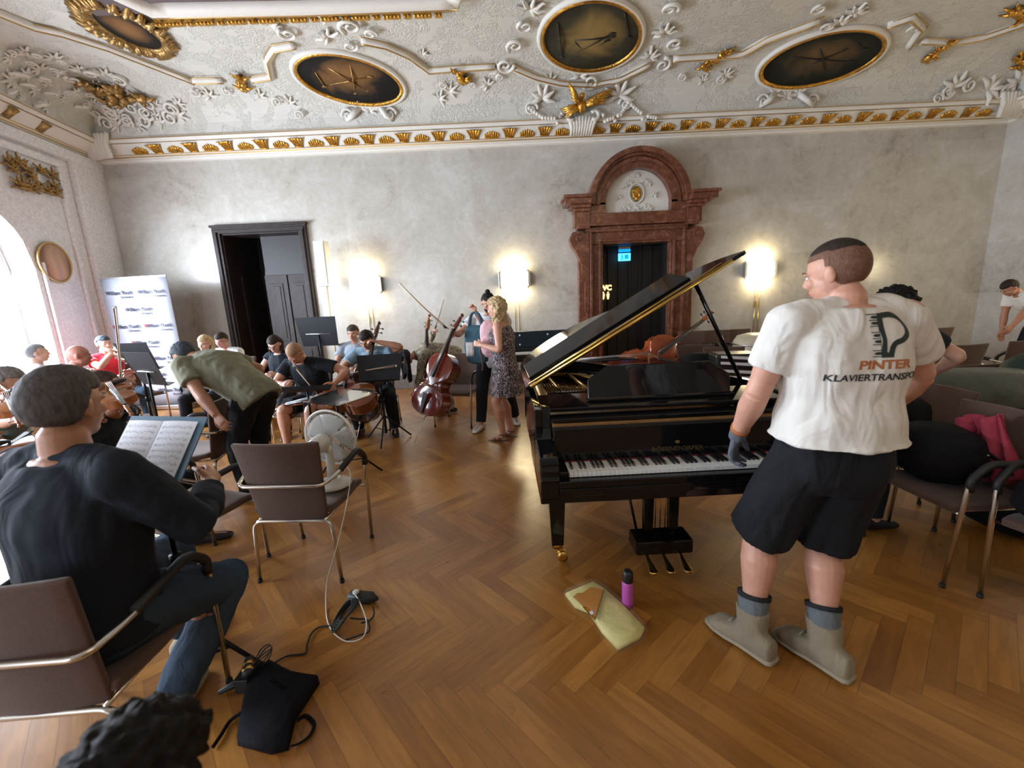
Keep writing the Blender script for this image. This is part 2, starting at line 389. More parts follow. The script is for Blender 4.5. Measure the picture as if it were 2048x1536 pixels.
cloth('tee_blue', (0.19, 0.29, 0.37), 9, 0.5); cloth('tee_lightblue', (0.40, 0.46, 0.55), 9, 0.5); cloth('tee_red', (0.60, 0.035, 0.06), 9, 0.5); cloth('tee_greygreen', (0.20, 0.24, 0.21), 9, 0.5)
cloth('shorts_black', (0.009, 0.010, 0.013), 7, 0.7); cloth('trousers_black', (0.011, 0.012, 0.017), 9, 0.6); cloth('jeans', (0.035, 0.060, 0.095), 12, 0.4, 0.25)
cloth('boots_suede', (0.25, 0.21, 0.145), 16, 0.4, 0.15); cloth('sock_grey', (0.13, 0.15, 0.16), 30, 0.3); cloth('glove_grey', (0.10, 0.11, 0.14), 30, 0.4); cloth('glove_dark', (0.022, 0.022, 0.026), 30, 0.4)
simple('shoe_black', (0.006, 0.006, 0.008), 0.5); simple('shoe_white', (0.62, 0.62, 0.58), 0.6); simple('sole_tan', (0.32, 0.28, 0.20), 0.8); simple('sandal', (0.10, 0.045, 0.03), 0.5)
def mat_floral(name='floral'):
    t = NT(name); co = t.coord(); v = t.n('ShaderNodeTexNoise', {'Vector': co, 'Scale': 38.0, 'Detail': 2.0, 'Distortion': 2.0})
    t.set(col=t.ramp(v, [(0.49, (0.022, 0.020, 0.030)), (0.53, (0.10, 0.07, 0.08)), (0.60, (0.50, 0.40, 0.38)), (0.72, (0.20, 0.12, 0.12))]), rough=0.8)
mat_floral()
def mat_pattern(name, a, b, sc_=22):
    t = NT(name); co = t.coord(); v = t.n('ShaderNodeTexNoise', {'Vector': co, 'Scale': float(sc_), 'Detail': 2.0, 'Distortion': 1.5})
    t.set(col=t.ramp(v, [(0.45, a), (0.55, b)]), rough=0.85)
mat_pattern('blouse_print', (0.38, 0.33, 0.24), (0.14, 0.13, 0.10)); mat_pattern('pants_print', (0.55, 0.50, 0.46), (0.20, 0.17, 0.16))
def emit(name, col, strength):
    t = NT(name); t.b.inputs['Base Color'].default_value = col + (1,); t.b.inputs['Emission Color'].default_value = col + (1,); t.b.inputs['Emission Strength'].default_value = strength
emit('lamp_glow', (1.0, 0.83, 0.50), 40.0); emit('exit_blue', (0.0, 0.30, 1.0), 1.6); emit('exit_cyan', (0.10, 0.62, 1.0), 2.2); emit('wc_glow', (1.0, 0.62, 0.22), 3.5)
def mat_painting(name, seed, c1, c2, c3):
    t = NT(name); co = t.coord(scale=(1, 1, 1)); t2 = t.n('ShaderNodeMapping', {0: co, 'Location': (seed, seed * 2.0, 0.0)})
    g = t.n('ShaderNodeTexNoise', {'Vector': t2, 'Scale': 2.2, 'Detail': 3.0, 'Distortion': 1.0})
    ln = t.n('ShaderNodeVectorMath', {0: t.n('ShaderNodeVectorMath', {0: (t.n('ShaderNodeTexCoord'), 'Generated'), 1: (0.5, 0.5, 0.0)}, operation='SUBTRACT'), 1: (1.0, 1.0, 0.0)}, operation='MULTIPLY')
    L = t.n('ShaderNodeVectorMath', {0: ln}, operation='LENGTH')
    s = t.m_('ADD', t.m_('MULTIPLY', (L, 'Value'), 1.35), t.m_('MULTIPLY', g, 0.55))
    t.set(col=t.ramp(s, [(0.30, c1), (0.55, c2), (0.78, c3), (0.95, tuple(c * 0.6 for c in c3))]), rough=0.6, spec=0.15)
mat_painting('painting_brown', 1.0, (0.24, 0.12, 0.045), (0.17, 0.085, 0.032), (0.016, 0.014, 0.013))
mat_painting('painting_ochre', 4.0, (0.30, 0.20, 0.075), (0.22, 0.15, 0.055), (0.05, 0.045, 0.028))
mat_painting('painting_dark', 9.0, (0.17, 0.10, 0.045), (0.09, 0.06, 0.03), (0.020, 0.022, 0.018))
mat_painting('fresco', 12.0, (0.30, 0.24, 0.22), (0.25, 0.20, 0.19), (0.22, 0.17, 0.17))
mat_painting('medallion_paint', 6.0, (0.42, 0.30, 0.30), (0.62, 0.40, 0.26), (0.50, 0.30, 0.22)); M['medallion_paint'].node_tree.nodes['Principled BSDF'].inputs['Roughness'].default_value = .85; M['medallion_paint'].node_tree.nodes['Principled BSDF'].inputs['Specular IOR Level'].default_value = .1
# ---------------------------------------------------------------- room shell
mb = MB(); mb.bbox((-9.6, YR - 0.5, -0.1), (XR + 0.4, YB + 0.6, 0.0)); struct(mb, 'floor', 'parquet')
def hole_wall(to, length, H, holes, name, mat, thick):
    """wall in (s, z) with rectangular or round-headed holes; to(s, z, depth) -> point; front face, back face and reveals"""
    mb = MB()
    cuts = sorted(set([0, length] + [x for h in holes for x in (h[0], h[0] + h[1])]))
    for a, b in zip(cuts[:-1], cuts[1:]):
        h = [q for q in holes if abs(q[0] - a) < 1e-6]
        if not h:
            mb.add([to(a, 0, 0), to(b, 0, 0), to(b, H, 0), to(a, H, 0)], [(0, 1, 2, 3)]); continue
        s0, wd, z0, z1, rnd = h[0]
        if z0 > 0: mb.add([to(a, 0, 0), to(b, 0, 0), to(b, z0, 0), to(a, z0, 0)], [(0, 1, 2, 3)])
        n = 20 if rnd else 1; pts = []
        for i in range(n + 1):
            x = a + (b - a) * i / n
            zz = z1 + (math.sqrt(max(0, (wd / 2) ** 2 - (x - a - wd / 2) ** 2)) if rnd else 0); pts.append((x, zz))
        for (x0, q0), (x1, q1) in zip(pts[:-1], pts[1:]):
            mb.add([to(x0, q0, 0), to(x1, q1, 0), to(x1, H, 0), to(x0, H, 0)], [(0, 1, 2, 3)])
        loop = [(a, z0)] + pts + [(b, z0)]
        for (x0, q0), (x1, q1) in zip(loop, loop[1:] + loop[:1]):
            mb.add([to(x0, q0, 0), to(x1, q1, 0), to(x1, q1, thick), to(x0, q0, thick)], [(0, 1, 2, 3)])
    o = struct(mb, name, mat); return o
D1 = (-5.11 + 0.12, 1.62 - 0.24, 0.0, 2.92); P1 = (1.70, 1.18, 0.0, 2.44)     # dark doorway and portal openings: x, width, z0, z1
HW = 4.5
hole_wall(lambda s, z, d: V((-6.93 + s, YB + d, z)), XR + 6.93, HW, [(D1[0] + 6.93, D1[1], 0, D1[3], False), (P1[0] + 6.93, P1[1], 0, P1[3], False)], 'wall_back', 'wall_marble', 0.45)
LL = 12.9
hole_wall(lambda s, z, d: lwp(s, z, -d), LL, HW, [(s, wd, SILL, SPRING, True) for s, wd in WINDOWS], 'wall_left', 'stucco_panel', 0.35)
mb = MB(); mb.bbox((XR, YR - 0.3, 0), (XR + 0.3, YB + 0.3, HW)); struct(mb, 'wall_right', 'wall_marble')
mb = MB(); mb.bbox((-9.6, YR - 0.3, 0), (XR + 0.3, YR, HW)); struct(mb, 'wall_rear', 'wall_marble')
# plinth along the back wall
mb = MB()
for a, b in ((-6.9, D1[0] - 0.14), (D1[0] + D1[1] + 0.14, 0.95), (3.65, XR)): mb.bbox((a, YB - 0.05, 0), (b, YB, 0.22)); mb.bbox((a, YB - 0.03, 0.22), (b, YB, 0.26))
struct(mb, 'baseboard_back', 'plinth_stone', bevel=0.006)
# left wall: pilasters, sunk panels, window frames, relief, painted medallion
mb = MB()
def lbox(s0, s1, z0, z1, o0, o1):
    pts = [lwp(s0, z0, o0), lwp(s1, z0, o0), lwp(s1, z0, o1), lwp(s0, z0, o1)]; mb.prism(pts, (0, 0, 0), (0, 0, z1 - z0))
lbox(-0.02, 0.66, 0, 4.1, 0, 0.10)
for s in (3.45, 4.7, 6.6, 7.85): lbox(s, s + 0.12, 0, 4.1, 0, 0.06)
lbox(0.86, 0.93, 0, 3.85, 0, 0.05); lbox(1.56, 1.62, 0, SPRING + 0.1, 0, 0.04); lbox(0.86, 3.5, 3.85, 3.95, 0, 0.06); lbox(-0.02, LL, 4.0, 4.15, 0, 0.12)
struct(mb, 'trim_1', 'stucco_panel', bevel=0.012)
for i, (s, wd) in enumerate(WINDOWS):
    fr = MB(); rc = lwp(s + wd / 2, SPRING, -0.33); up = V((0, 0, 1)); r = wd / 2 - 0.03
    path = [lwp(s + 0.03, SILL + 0.03, -0.33)] + [rc - LD * (r * math.cos(a)) + up * (r * math.sin(a)) for a in [PI * k / 16 for k in range(17)]] + [lwp(s + wd - 0.03, SILL + 0.03, -0.33)]
    fr.tube(path, 0.035, 6, closed=True)
    for q in (0.33, 0.5, 0.67): fr.tube([lwp(s + wd * q, SILL, -0.33), lwp(s + wd * q, SPRING + r * math.sin(math.acos((q - 0.5) * 2 * 0.97)), -0.33)], 0.02 if q != 0.5 else 0.035, 6)
    for z in (1.25, 1.75, SPRING): fr.tube([lwp(s, z, -0.33), lwp(s + wd, z, -0.33)], 0.02, 6)
    o = struct(fr, 'window_%d' % (i + 1), 'white_paint')
    sl = MB(); pts = [lwp(s - 0.05, SILL - 0.05, -0.3), lwp(s + wd + 0.05, SILL - 0.05, -0.3), lwp(s + wd + 0.05, SILL - 0.05, 0.06), lwp(s - 0.05, SILL - 0.05, 0.06)]
    sl.prism(pts, (0, 0, 0), (0, 0, 0.05)); sl.build('window_sill', 'white_paint', o)

# ---------------------------------------------------------------- cornice, cove and ceiling (one profile swept round the room)
def inset(d):
    """corners of the room outline moved inwards by d: left-near, left-back, right-back, right-near"""
    def isect(p, u, q, v_):
        m = u.x * -v_.y + v_.x * u.y; t = ((q.x - p.x) * -v_.y + v_.x * (q.y - p.y)) / m; return p + u * t
    pl = LC + LN * d; yb = YB - d; xr = XR - d; yr = YR + d; X = V((1, 0, 0)); Y = V((0, 1, 0))
    return [isect(pl, LD, V((0, yr, 0)), X), isect(pl, LD, V((0, yb, 0)), X), V((xr, yb, 0)), V((xr, yr, 0))]
def sweep(prof, name, mat, parent=None, sub=1):
    mb = MB(); rows = []
    for d, z in prof: rows.append([V((p.x, p.y, z)) for p in inset(d)])
    for i in range(len(rows) - 1):
        for k in range(4):
            l = (k + 1) % 4; a, b, c_, d_ = rows[i][k], rows[i][l], rows[i + 1][l], rows[i + 1][k]
            mb.add([a, b, c_, d_], [(0, 1, 2, 3)], False)
    return mb
COR = [(0.0, 4.12), (0.05, 4.13), (0.06, 4.155), (0.10, 4.165), (0.11, 4.19), (0.14, 4.20)]
FRZ = [(0.14, 4.20), (0.155, 4.215), (0.30, 4.335)]
CO2 = [(0.30, 4.335), (0.335, 4.335), (0.345, 4.37), (0.37, 4.375), (0.37, 4.40), (0.34, 4.41)]
COVE = [(0.34, 4.41), (0.345, 4.48)] + [(0.345 + 1.15 * (1 - math.cos(a)), 4.48 + 0.55 * math.sin(a)) for a in [PI / 2 * k / 10 for k in range(1, 11)]] + [(1.9, 5.045)]
cor = struct(sweep(COR + FRZ[1:] + CO2[1:], 'cornice', 0), 'trim_2', 'plaster_white')
cv = sweep(COVE, 'cove', 0)
ins = inset(1.9); cv.add([V((p.x, p.y, 5.045)) for p in ins], [(0, 1, 2, 3)])
me = cv.mesh('ceil'); 
ceil = struct(cv, 'ceiling', 'ceiling_plaster')
for p in ceil.data.polygons: p.use_smooth = p.area < 40
mb = MB(); mb.bbox((-9.8, YR - 0.6, 5.12), (XR + 0.6, YB + 0.6, 5.2)); struct(mb, 'ceiling', 'dim_wood')
# thin lines of gilding along the mouldings
def band(prof): return sweep(prof, '', 0)
o = band([(0.118, 4.176), (0.123, 4.196)]).build('gilt_line', 'gold_line', cor); o = band([(0.148, 4.203), (0.158, 4.212)]).build('gilt_line', 'gold_line', cor)
o = band([(0.305, 4.330), (0.330, 4.332)]).build('gilt_line', 'gold_line', cor); o = band([(0.374, 4.378), (0.374, 4.392)]).build('gilt_line', 'gold_line', cor)
_a = sweep(COR + FRZ[1:] + CO2[1:] + COVE[1:], '', 0); _a.add([V((p.x, p.y, 5.045)) for p in ins], [(0, 1, 2, 3)])
bvh = BVHTree.FromPolygons([tuple(v) for v in _a.v], _a.f)
def on_ceil(px, py):
    d = ray(px, py).normalized(); h = bvh.ray_cast(CAM, d, 50)
    n = h[1]; n = n if n.dot(d) < 0 else -n
    return h[0], n
# gilt ornaments of the frieze: tall capitals alternating with low shells
def frieze_frame(x):
    a = V((x, YB - 0.155, 4.215)); b = V((x, YB - 0.30, 4.335)); u = (b - a); L = u.length; u = u.normalized(); n = V((0, -u.z, u.y)); n = n if n.y < 0 else -n
    return a, u, n, L
def capital_mb(flip=1):
    m = MB()
    for i in range(5):
        t = (i - 2) / 2; m.tube([V((t * 0.055, 0, 0.0)), V((t * 0.062, 0.014, 0.07)), V((t * 0.088, 0.024, 0.145)), V((t * 0.115, 0.034, 0.172))], [0.014, 0.017, 0.020, 0.007], 6)
    m.box((0, 0.004, 0.07), (0.115, 0.012, 0.13)); m.ell((0, 0.02, 0.15), (0.055, 0.016, 0.022)); m.ell((0, 0.012, 0.012), (0.06, 0.014, 0.014)); return m
def shell_mb():
    m = MB()
    for i in range(7):
        t = (i - 3) / 3; m.ell((t * 0.105, 0.010, 0.035 + 0.034 * math.sqrt(1 - t * t * 0.8)), (0.020, 0.018, 0.040 + 0.026 * (1 - abs(t))), n=8, m=6)
    m.box((0, 0.003, 0.014), (0.20, 0.010, 0.026)); return m
cap0 = shell0 = None; k = 0; x = -5.98
while x < 8.25:
    if abs(x - 1.33) > 0.24:
        a, u, n, L = frieze_frame(x); first = cap0 if k % 2 else shell0
        if first is None:
            o = (capital_mb() if k % 2 else shell_mb()).build('gilt_capital' if k % 2 else 'gilt_shell', 'gold', cor)
            if k % 2: cap0 = o
            else: shell0 = o
        else: o = first.copy(); C.objects.link(o)
        ux = n.cross(u)
        o.matrix_world = Matrix(((ux.x, n.x, u.x, a.x), (ux.y, n.y, u.y, a.y), (ux.z, n.z, u.z, a.z), (0, 0, 0, 1)))
    x += 0.2915; k += 1
m = MB(); s = 1.3       # the same ornaments in duller gold, shade put into the colour, on the left wall's frieze
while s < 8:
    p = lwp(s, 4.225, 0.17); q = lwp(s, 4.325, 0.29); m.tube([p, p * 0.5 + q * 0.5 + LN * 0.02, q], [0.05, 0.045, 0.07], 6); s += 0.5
m.build('gilt_ornament', 'dull_gold', cor)
# white acanthus corner pieces and the central shell over the frieze
def leaf_cluster(m, c, n, up, s, cnt=7, seed=1):
    rd = random.Random(seed); n = V(n).normalized(); up = (V(up) - n * V(up).dot(n)).normalized(); rt = up.cross(n)
    for i in range(cnt):
        a = -PI * 0.1 + PI * 1.2 * i / max(cnt - 1, 1); d = rt * math.cos(a) + up * math.sin(a); L = s * (0.6 + 0.4 * rd.random())
        m.tube([V(c), V(c) + d * L * 0.5 + n * s * 0.18, V(c) + d * L * 0.9 + n * s * 0.1, V(c) + d * L + n * s * 0.2 + up * s * 0.05], [s * 0.10, s * 0.13, s * 0.07, s * 0.02], 7)
m = MB(); ic = inset(0.2)
for c_ in (ic[1], ic[2]):
    sx = 1 if c_.x < 0 else -1
    for i in range(9):
        a = i / 8; m.tube([V((c_.x - sx * 0.02, c_.y - 0.02, 4.12)) + V((sx * 0.42 * (a - .15), -0.02 - 0.10 * a, 0)), V((c_.x, c_.y - 0.16, 4.30)) + V((sx * 0.36 * (a - .15), 0, 0.02)), V((c_.x, c_.y - 0.24, 4.46)) + V((sx * 0.5 * (a - .15), 0, 0))], [0.03, 0.045, 0.03], 7)
m.build('corner_shell', 'plaster_white', cor)
def on_cove(x, d, z_hint=None):     # point and normal of the cove above the back wall at distance d from the wall
    for (d0, z0), (d1, z1) in zip(COVE[:-1], COVE[1:]):
        if d0 <= d <= d1 and d1 > d0:
            t = (d - d0) / (d1 - d0); tg = V((0, -(d1 - d0), z1 - z0)).normalized(); n = V((0, -tg.z, tg.y)); n = n if n.z < 0 or n.y < 0 else -n
            return V((x, YB - d, z0 + (z1 - z0) * t)), n
    return V((x, YB - d, 5.045)), V((0, 0, -1))
# ---------------------------------------------------------------- ceiling decoration
def pix_line(pts, off=0.02, n=5):
    out = []
    for (a, b), (c_, d_) in zip(pts[:-1], pts[1:]):
        for k in range(n): out.append((a + (c_ - a) * k / n, b + (d_ - b) * k / n))
    out.append(pts[-1]); r = []
    for p in out:
        h, nn = on_ceil(*p); r.append(h + nn * off)
    return r
def oval(name, label, cx, cy, a, b, tilt, mat, frame='gold', fr=0.035):
    t = R(tilt); ring = []; cen, cn = on_ceil(cx, cy)
    for k in range(48):
        q = 2 * PI * k / 48; x = a * math.cos(q); y = b * math.sin(q)
        h, nn = on_ceil(cx + x * math.cos(t) - y * math.sin(t), cy + x * math.sin(t) + y * math.cos(t)); ring.append((h, nn))
    root = thing(name, label, 'painting', cen); T = lambda p: p - cen
    m = MB(); rows = [[T(cen + cn * 0.03)] * 48] + [[T(cen.lerp(h, f) + nn * 0.03) for h, nn in ring] for f in (0.25, 0.5, 0.75, 0.97)]
    m.rings(rows, cap=False); m.build('canvas', mat, root)
    f = MB(); f.tube([T(h + nn * 0.025) for h, nn in ring], fr, 8, closed=True); f.build('frame', frame, root)
    f = MB(); f.tube([T(cen.lerp(h, 1.06) + nn * 0.02) for h, nn in ring], 0.035, 8, closed=True); f.build('outer_moulding', 'plaster_white', root)
    return root, ring
r1, ring1 = oval('ceiling_painting', 'large round ochre ceiling painting in a gilt ring above the red marble portal', 1183, 66, 99, 71, -8, 'painting_ochre')
r2, ring2 = oval('ceiling_painting', 'oval brown ceiling painting in a gilt ring over the dark double door side', 697, 155, 110, 46, 15, 'painting_brown')
r3, ring3 = oval('ceiling_painting', 'oval dark ceiling painting in a gilt ring above the wall lamp nearest the mover', 1645, 114, 129, 48, -17, 'painting_dark')
r4, ring4 = oval('ceiling_painting', 'small brown oval painting inside a jagged gilt cartouche at the window side', 252, 52, 84, 24, 27, 'painting_brown', 'dull_gold', 0.03)
for rt_, cx_, cy_, ln_ in ((r1, 1183, 75, [((1140, 105), (1225, 62)), ((1150, 75), (1225, 68)), ((1150, 78), (1172, 100)), ((1172, 100), (1215, 75)), ((1115, 40), (1125, 110)), ((1250, 20), (1258, 70))]), (r2, 697, 155, [((655, 130), (735, 180)), ((700, 125), (712, 185)), ((660, 165), (740, 150)), ((630, 140), (650, 170))]), (r3, 1645, 114, [((1600, 135), (1690, 95)), ((1640, 90), (1650, 140)), ((1580, 110), (1700, 120)), ((1700, 70), (1730, 95))])):
    mm = MB(); c0_ = rt_.location
    for a_, b_ in ln_:
        pa, na = on_ceil(*a_); pb, nb_ = on_ceil(*b_); mm.tube([pa + na * .034 - c0_, (pa + pb) / 2 + (na + nb_) * .02 - c0_, pb + nb_ * .034 - c0_], .011, 5)
        mm.ell(pb + nb_ * .034 - c0_, (.05, .035, .012), n=8, m=6)
    mm.build('painted_figures', 'dull_gold' if rt_ is r2 else 'dim_wood', rt_)
m = MB(); rd = random.Random(3); c4, n4 = on_ceil(252, 52)
for h, nn in ring4:
    for q in range(2):
        o_ = (h - c4).normalized(); o_ = (o_ + V((rd.uniform(-.5, .5), rd.uniform(-.5, .5), 0))).normalized(); L = rd.uniform(0.08, 0.24)
        m.tube([h + nn * 0.02 - c4, h + o_ * L * 0.5 + nn * 0.06 - c4, h + o_ * L + nn * 0.02 - c4], [0.035, 0.04, 0.008], 6)
m.build('cartouche', 'dull_gold', r4)
LINES = [[(-30, 12), (65, 50), (120, 62), (215, 92), (390, 162)], [(385, 160), (445, 159)], [(505, 158), (542, 152), (534, 118), (548, 95), (590, 88)],
         [(722, 78), (770, 88), (815, 108), (858, 140), (905, 136), (990, 131)], [(1025, 133), (1075, 155), (1130, 168), (1185, 170), (1235, 160), (1300, 127)],
         [(1345, 116), (1410, 112), (1478, 108), (1530, 78), (1640, 38)], [(1775, 48), (1822, 32), (1845, 55), (1818, 92)], [(1842, 80), (1900, 84), (1960, 74), (2060, 40)]]
m = MB(); g = MB()
for L in LINES:
    m.tube(pix_line(L, 0.01), 0.055, 6); g.tube(pix_line(L, 0.062), 0.012, 5)
    g.tube([p + V((0, -0.09, 0.0)) for p in pix_line(L, 0.02)], 0.008, 5)
mo = struct(m, 'trim_3', 'plaster_white'); g.build('gilt_line', 'gold_line', mo)
# inner frame of the ceiling with gilt blocks and the fresco it surrounds
fr = [(-60, -165), (300, 8), (600, 3), (912, -9), (925, -60)]
m = MB(); P_ = pix_line(fr, 0.04, 8); m.tube(P_, 0.10, 4); g = MB(); g.tube([p + V((0, 0.075, -0.06)) for p in P_], 0.014, 5)
io = struct(m, 'trim_4', 'plaster_white'); g.build('gilt_line', 'gold_line', io)
i = 0
for px in range(318, 905, 31):
    h, nn = on_ceil(px, 40 - (px - 300) * 0.034)
    b = MB(); b.box((0, 0, 0), (0.20 if i % 2 else 0.09, 0.09, 0.05))
    for q in range(5 if i % 2 else 2): b.ell(((q - (2 if i % 2 else .5)) * 0.045, -0.02, -0.03), (0.02, 0.03, 0.02), n=8, m=6)
    o = b.build('gilt_block', 'gold', io); o.location = h + nn * 0.035; i += 1
m = MB(); m.bbox((-4.6, 2.2, 5.0), (-0.75, 5.75, 5.04)); struct(m, 'ceiling', 'fresco')
# gilt masks, winged eagles, festoons and leaf scrolls of the stucco
def gilt(name, label, pts, s, seed, mat='gold', cat='ornament', group=None):
    c, n = on_ceil(*pts[0]); root = None; m = MB(); rd = random.Random(seed)
    for (a, b) in zip(pts, pts[1:] + pts[-1:]):
        h, nn = on_ceil(*a); h2, _ = on_ceil(*b)
        for q in range(4):
            p = h.lerp(h2, q / 4.0) - c
            m.ell(p + nn * s * 0.25 + V((rd.uniform(-1, 1), rd.uniform(-1, 1), 0)) * s * 0.18, (s * rd.uniform(.2, .4), s * rd.uniform(.2, .4), s * .28), n=8, m=6)
        for q in range(5):
            d = V((rd.uniform(-1, 1), rd.uniform(-1, 1), rd.uniform(-.4, .2))).normalized(); m.tube([h - c, h - c + d * s * .5 + nn * s * .35, h - c + d * s * .95 + nn * s * .12], [s * .12, s * .15, s * .03], 6)
    o = m.build(name, mat); o.location = c; return tag(o, label, cat, group)
gilt('gilt_mask', 'gilt shell mask between the gilt cartouche and the oval brown ceiling painting', [(482, 150), (488, 172)], 0.16, 1)
gilt('gilt_mask', 'gilt leaf mask between the oval brown painting and the round ochre painting', [(912, 138), (925, 155)], 0.17, 2)
gilt('gilt_mask', 'gilt leaf spray between the round ochre painting and the oval dark painting', [(1408, 128), (1425, 115), (1450, 102)], 0.15, 3)
gilt('gilt_mask', 'gilt pointed leaf beyond the oval dark painting towards the far corner', [(1900, 82), (1878, 98), (1858, 112)], 0.15, 4)
gilt('gilt_mask', 'gilt mask beside the far right corner above the cornice', [(2035, 112), (2046, 128)], 0.17, 5)
gilt('gilt_mask', 'topmost gilt leaf at the right edge of the ceiling', [(2040, 12), (2052, 24)], 0.20, 6)
gilt('gilt_eagle', 'dull gilt eagle spreading its wings in the corner on the window side', [(160, 158), (200, 178), (232, 172), (222, 200), (288, 193)], 0.22, 7, 'dull_gold')
def bird(label, cx, cy, tips, s):
    c, n = on_ceil(cx, cy); m = MB()
    m.ell(V((0, 0, 0)) + n * 0.12, (s * .30, s * .30, s * .42)); m.ell(n * 0.2 + V((0, -0.02, s * .45)), (s * .16, s * .18, s * .16)); m.tube([n * .2 + V((0, 0, s * .4)), n * .32 + V((0, 0, s * .6))], [s * .08, s * .02], 6)
    for (tx, ty) in tips:
        h, nn = on_ceil(tx, ty); h = h - c
        for q in range(5):
            e = h * (0.72 + 0.07 * q) + n * (0.10) + V((0, 0, -s * .14 * (4 - q))); m.tube([n * 0.1, e * .55 + n * .12, e], [s * .14, s * .12, s * .02], 6)
    o = m.build('gilt_eagle', 'gold'); o.location = c; return tag(o, label, 'ornament')
bird('gilt eagle with raised wings on the cornice above the portal', 1160, 215, [(1132, 165), (1228, 178), (1118, 222)], 0.26)
def white(name, label, fn, cat='ornament', group=None):
    m = MB(); fn(m); return m.build(name, 'plaster_white', ceil)
def festoon(m, pts, r=0.032):
    P2 = pix_line(pts, 0.05, 5); 
    for i, p in enumerate(P2): m.ell(p, (r, r, r), n=8, m=6)
def scroll(m, px, py, s, turn=1, a0=0):
    c, n = on_ceil(px, py); u = V((1, 0, 0)); v = n.cross(u).normalized(); pts = []
    for i in range(22):
        a = a0 + turn * i * 0.42; r = s * (1 - i / 26); pts.append(c + n * 0.05 + (u * math.cos(a) + v * math.sin(a)) * r)
    m.tube(pts, [s * 0.22 * (1 - i / 40) for i in range(22)], 6)
def cen_shell(m):
    a = V((1.33, YB - 0.16, 4.16)); b = V((1.33, YB - 0.36, 4.40))
    for i in range(9):
        t = (i - 4) / 4; m.tube([a + V((t * 0.16, -0.05, 0.02)), a.lerp(b, .5) + V((t * 0.17, -0.10, 0)), b + V((t * 0.22, -0.05, -0.04 * t * t))], [0.025, 0.038, 0.03], 6)
    for s_ in (-1, 1): m.tube(arc(b + V((s_ * 0.19, -0.06, 0.0)), V((s_, 0, 0)), V((0, 0, 1)), 0.06, -PI * .7, PI * .8), [0.03] * 13, 6)
white('stucco_shell', 'white stucco shell sitting on the cornice under the gilt eagle', cen_shell)
def fest(m):
    festoon(m, [(1058, 218), (1085, 238), (1115, 240), (1135, 215)]); festoon(m, [(1190, 222), (1215, 240), (1240, 232), (1255, 208)]); festoon(m, [(1262, 212), (1285, 232), (1310, 236)])
    scroll(m, 1062, 220, 0.11, 1); scroll(m, 1250, 210, 0.11, -1, PI); leaf_cluster(m, on_ceil(1085, 195)[0], on_ceil(1085, 195)[1], (0, -.5, 1), 0.3, 6, 4); leaf_cluster(m, on_ceil(1238, 190)[0], on_ceil(1238, 190)[1], (0, -.5, 1), 0.3, 6, 5)
white('stucco_festoon', 'white stucco fruit festoons hung on both sides of the gilt eagle', fest)
def ped(cx, cy, w):
    def f(m):
        for s_ in (-1, 1):
            scroll(m, cx + s_ * w, cy + 8, 0.10, s_, 0 if s_ > 0 else PI); h, n = on_ceil(cx + s_ * w * .5, cy - 8); leaf_cluster(m, h, n, (0, -.4, 1), 0.18, 5, 7 + s_)
            h2, _ = on_ceil(cx + s_ * w * 1.1, cy + 18); m.tube([h, h.lerp(h2, .5) + n * .08, h2], [.05, .045, .03], 6)
        h, n = on_ceil(cx, cy); leaf_cluster(m, h, n, (0, -.4, 1), 0.16, 7, 3)
    return f
white('stucco_bracket', 'white stucco scroll bracket under the oval brown ceiling painting', ped(740, 222, 42))
white('stucco_bracket', 'white stucco scroll bracket under the oval dark ceiling painting', ped(1572, 195, 48))
rdx = random.Random(21)
def crestf(pts, sd):
    def f(m):
        for i, (x, y, s) in enumerate(pts): 
            h, n = on_ceil(x, y)
            if i % 2: leaf_cluster(m, h, n, (math.cos(i * 1.7 + sd), -1, .3), s, 6, sd + i)
            else: scroll(m, x, y, s * .6, 1 if i % 4 else -1, i)
    return f
white('stucco_crest', 'white stucco scrollwork crowning the oval brown painting', crestf([(700, 85, .16), (655, 70, .2), (575, 60, .2), (540, 45, .2), (700, 45, .25), (650, 25, .22), (740, 60, .15), (845, 105, .12)], 1))
white('stucco_crest', 'white stucco scrollwork around the round ochre painting', crestf([(1010, 125, .22), (1000, 140, .2), (1050, 45, .18), (1060, 15, .22), (1030, 85, .2), (1330, 60, .22), (1340, 10, .2), (1300, 110, .2), (1325, 125, .2), (1160, 150, .2), (1180, 160, .2), (1100, 160, .14), (1350, 80, .2)], 2))
white('stucco_crest', 'white stucco scrollwork crowning the oval dark painting', crestf([(1655, 45, .15), (1680, 40, .2), (1640, 10, .16), (1600, 60, .12), (1830, 50, .14), (1710, 20, .2)], 3))
white('stucco_flowers', 'white stucco flower garland under the gilt leaf mask beside the round painting', crestf([(885, 165, .10), (900, 180, .16), (945, 165, .10), (975, 168, .16), (1000, 150, .10), (880, 195, .16)], 4))
white('stucco_flowers', 'white stucco flowers under the gilt leaf spray towards the oval dark painting', crestf([(1440, 155, .12), (1450, 148, .16), (1365, 150, .12), (1405, 160, .12)], 5))
white('stucco_palms', 'white stucco palm leaves in the far corner on the window side', crestf([(222 + 19 * (i % 8) + rdx.uniform(-7, 7), 212 + 17 * (i // 8) + rdx.uniform(-6, 6), rdx.uniform(.11, .19)) for i in range(22)], 6))
white('stucco_palms', 'white stucco leaves and shield in the far corner beyond the oval dark painting', crestf([(1890, 185, .18), (1905, 175, .28), (1935, 170, .18), (1975, 180, .3), (2010, 185, .2), (2030, 165, .3), (1870, 200, .14)], 7))
white('stucco_relief', 'white stucco leaf relief on the ceiling slope above the window wall', crestf([(20 + 26 * (i % 9) + rdx.uniform(-10, 10), 92 + 24 * (i // 9) + 13 * (i % 9) * .6 + rdx.uniform(-8, 8), rdx.uniform(.10, .17)) for i in range(40)], 8))
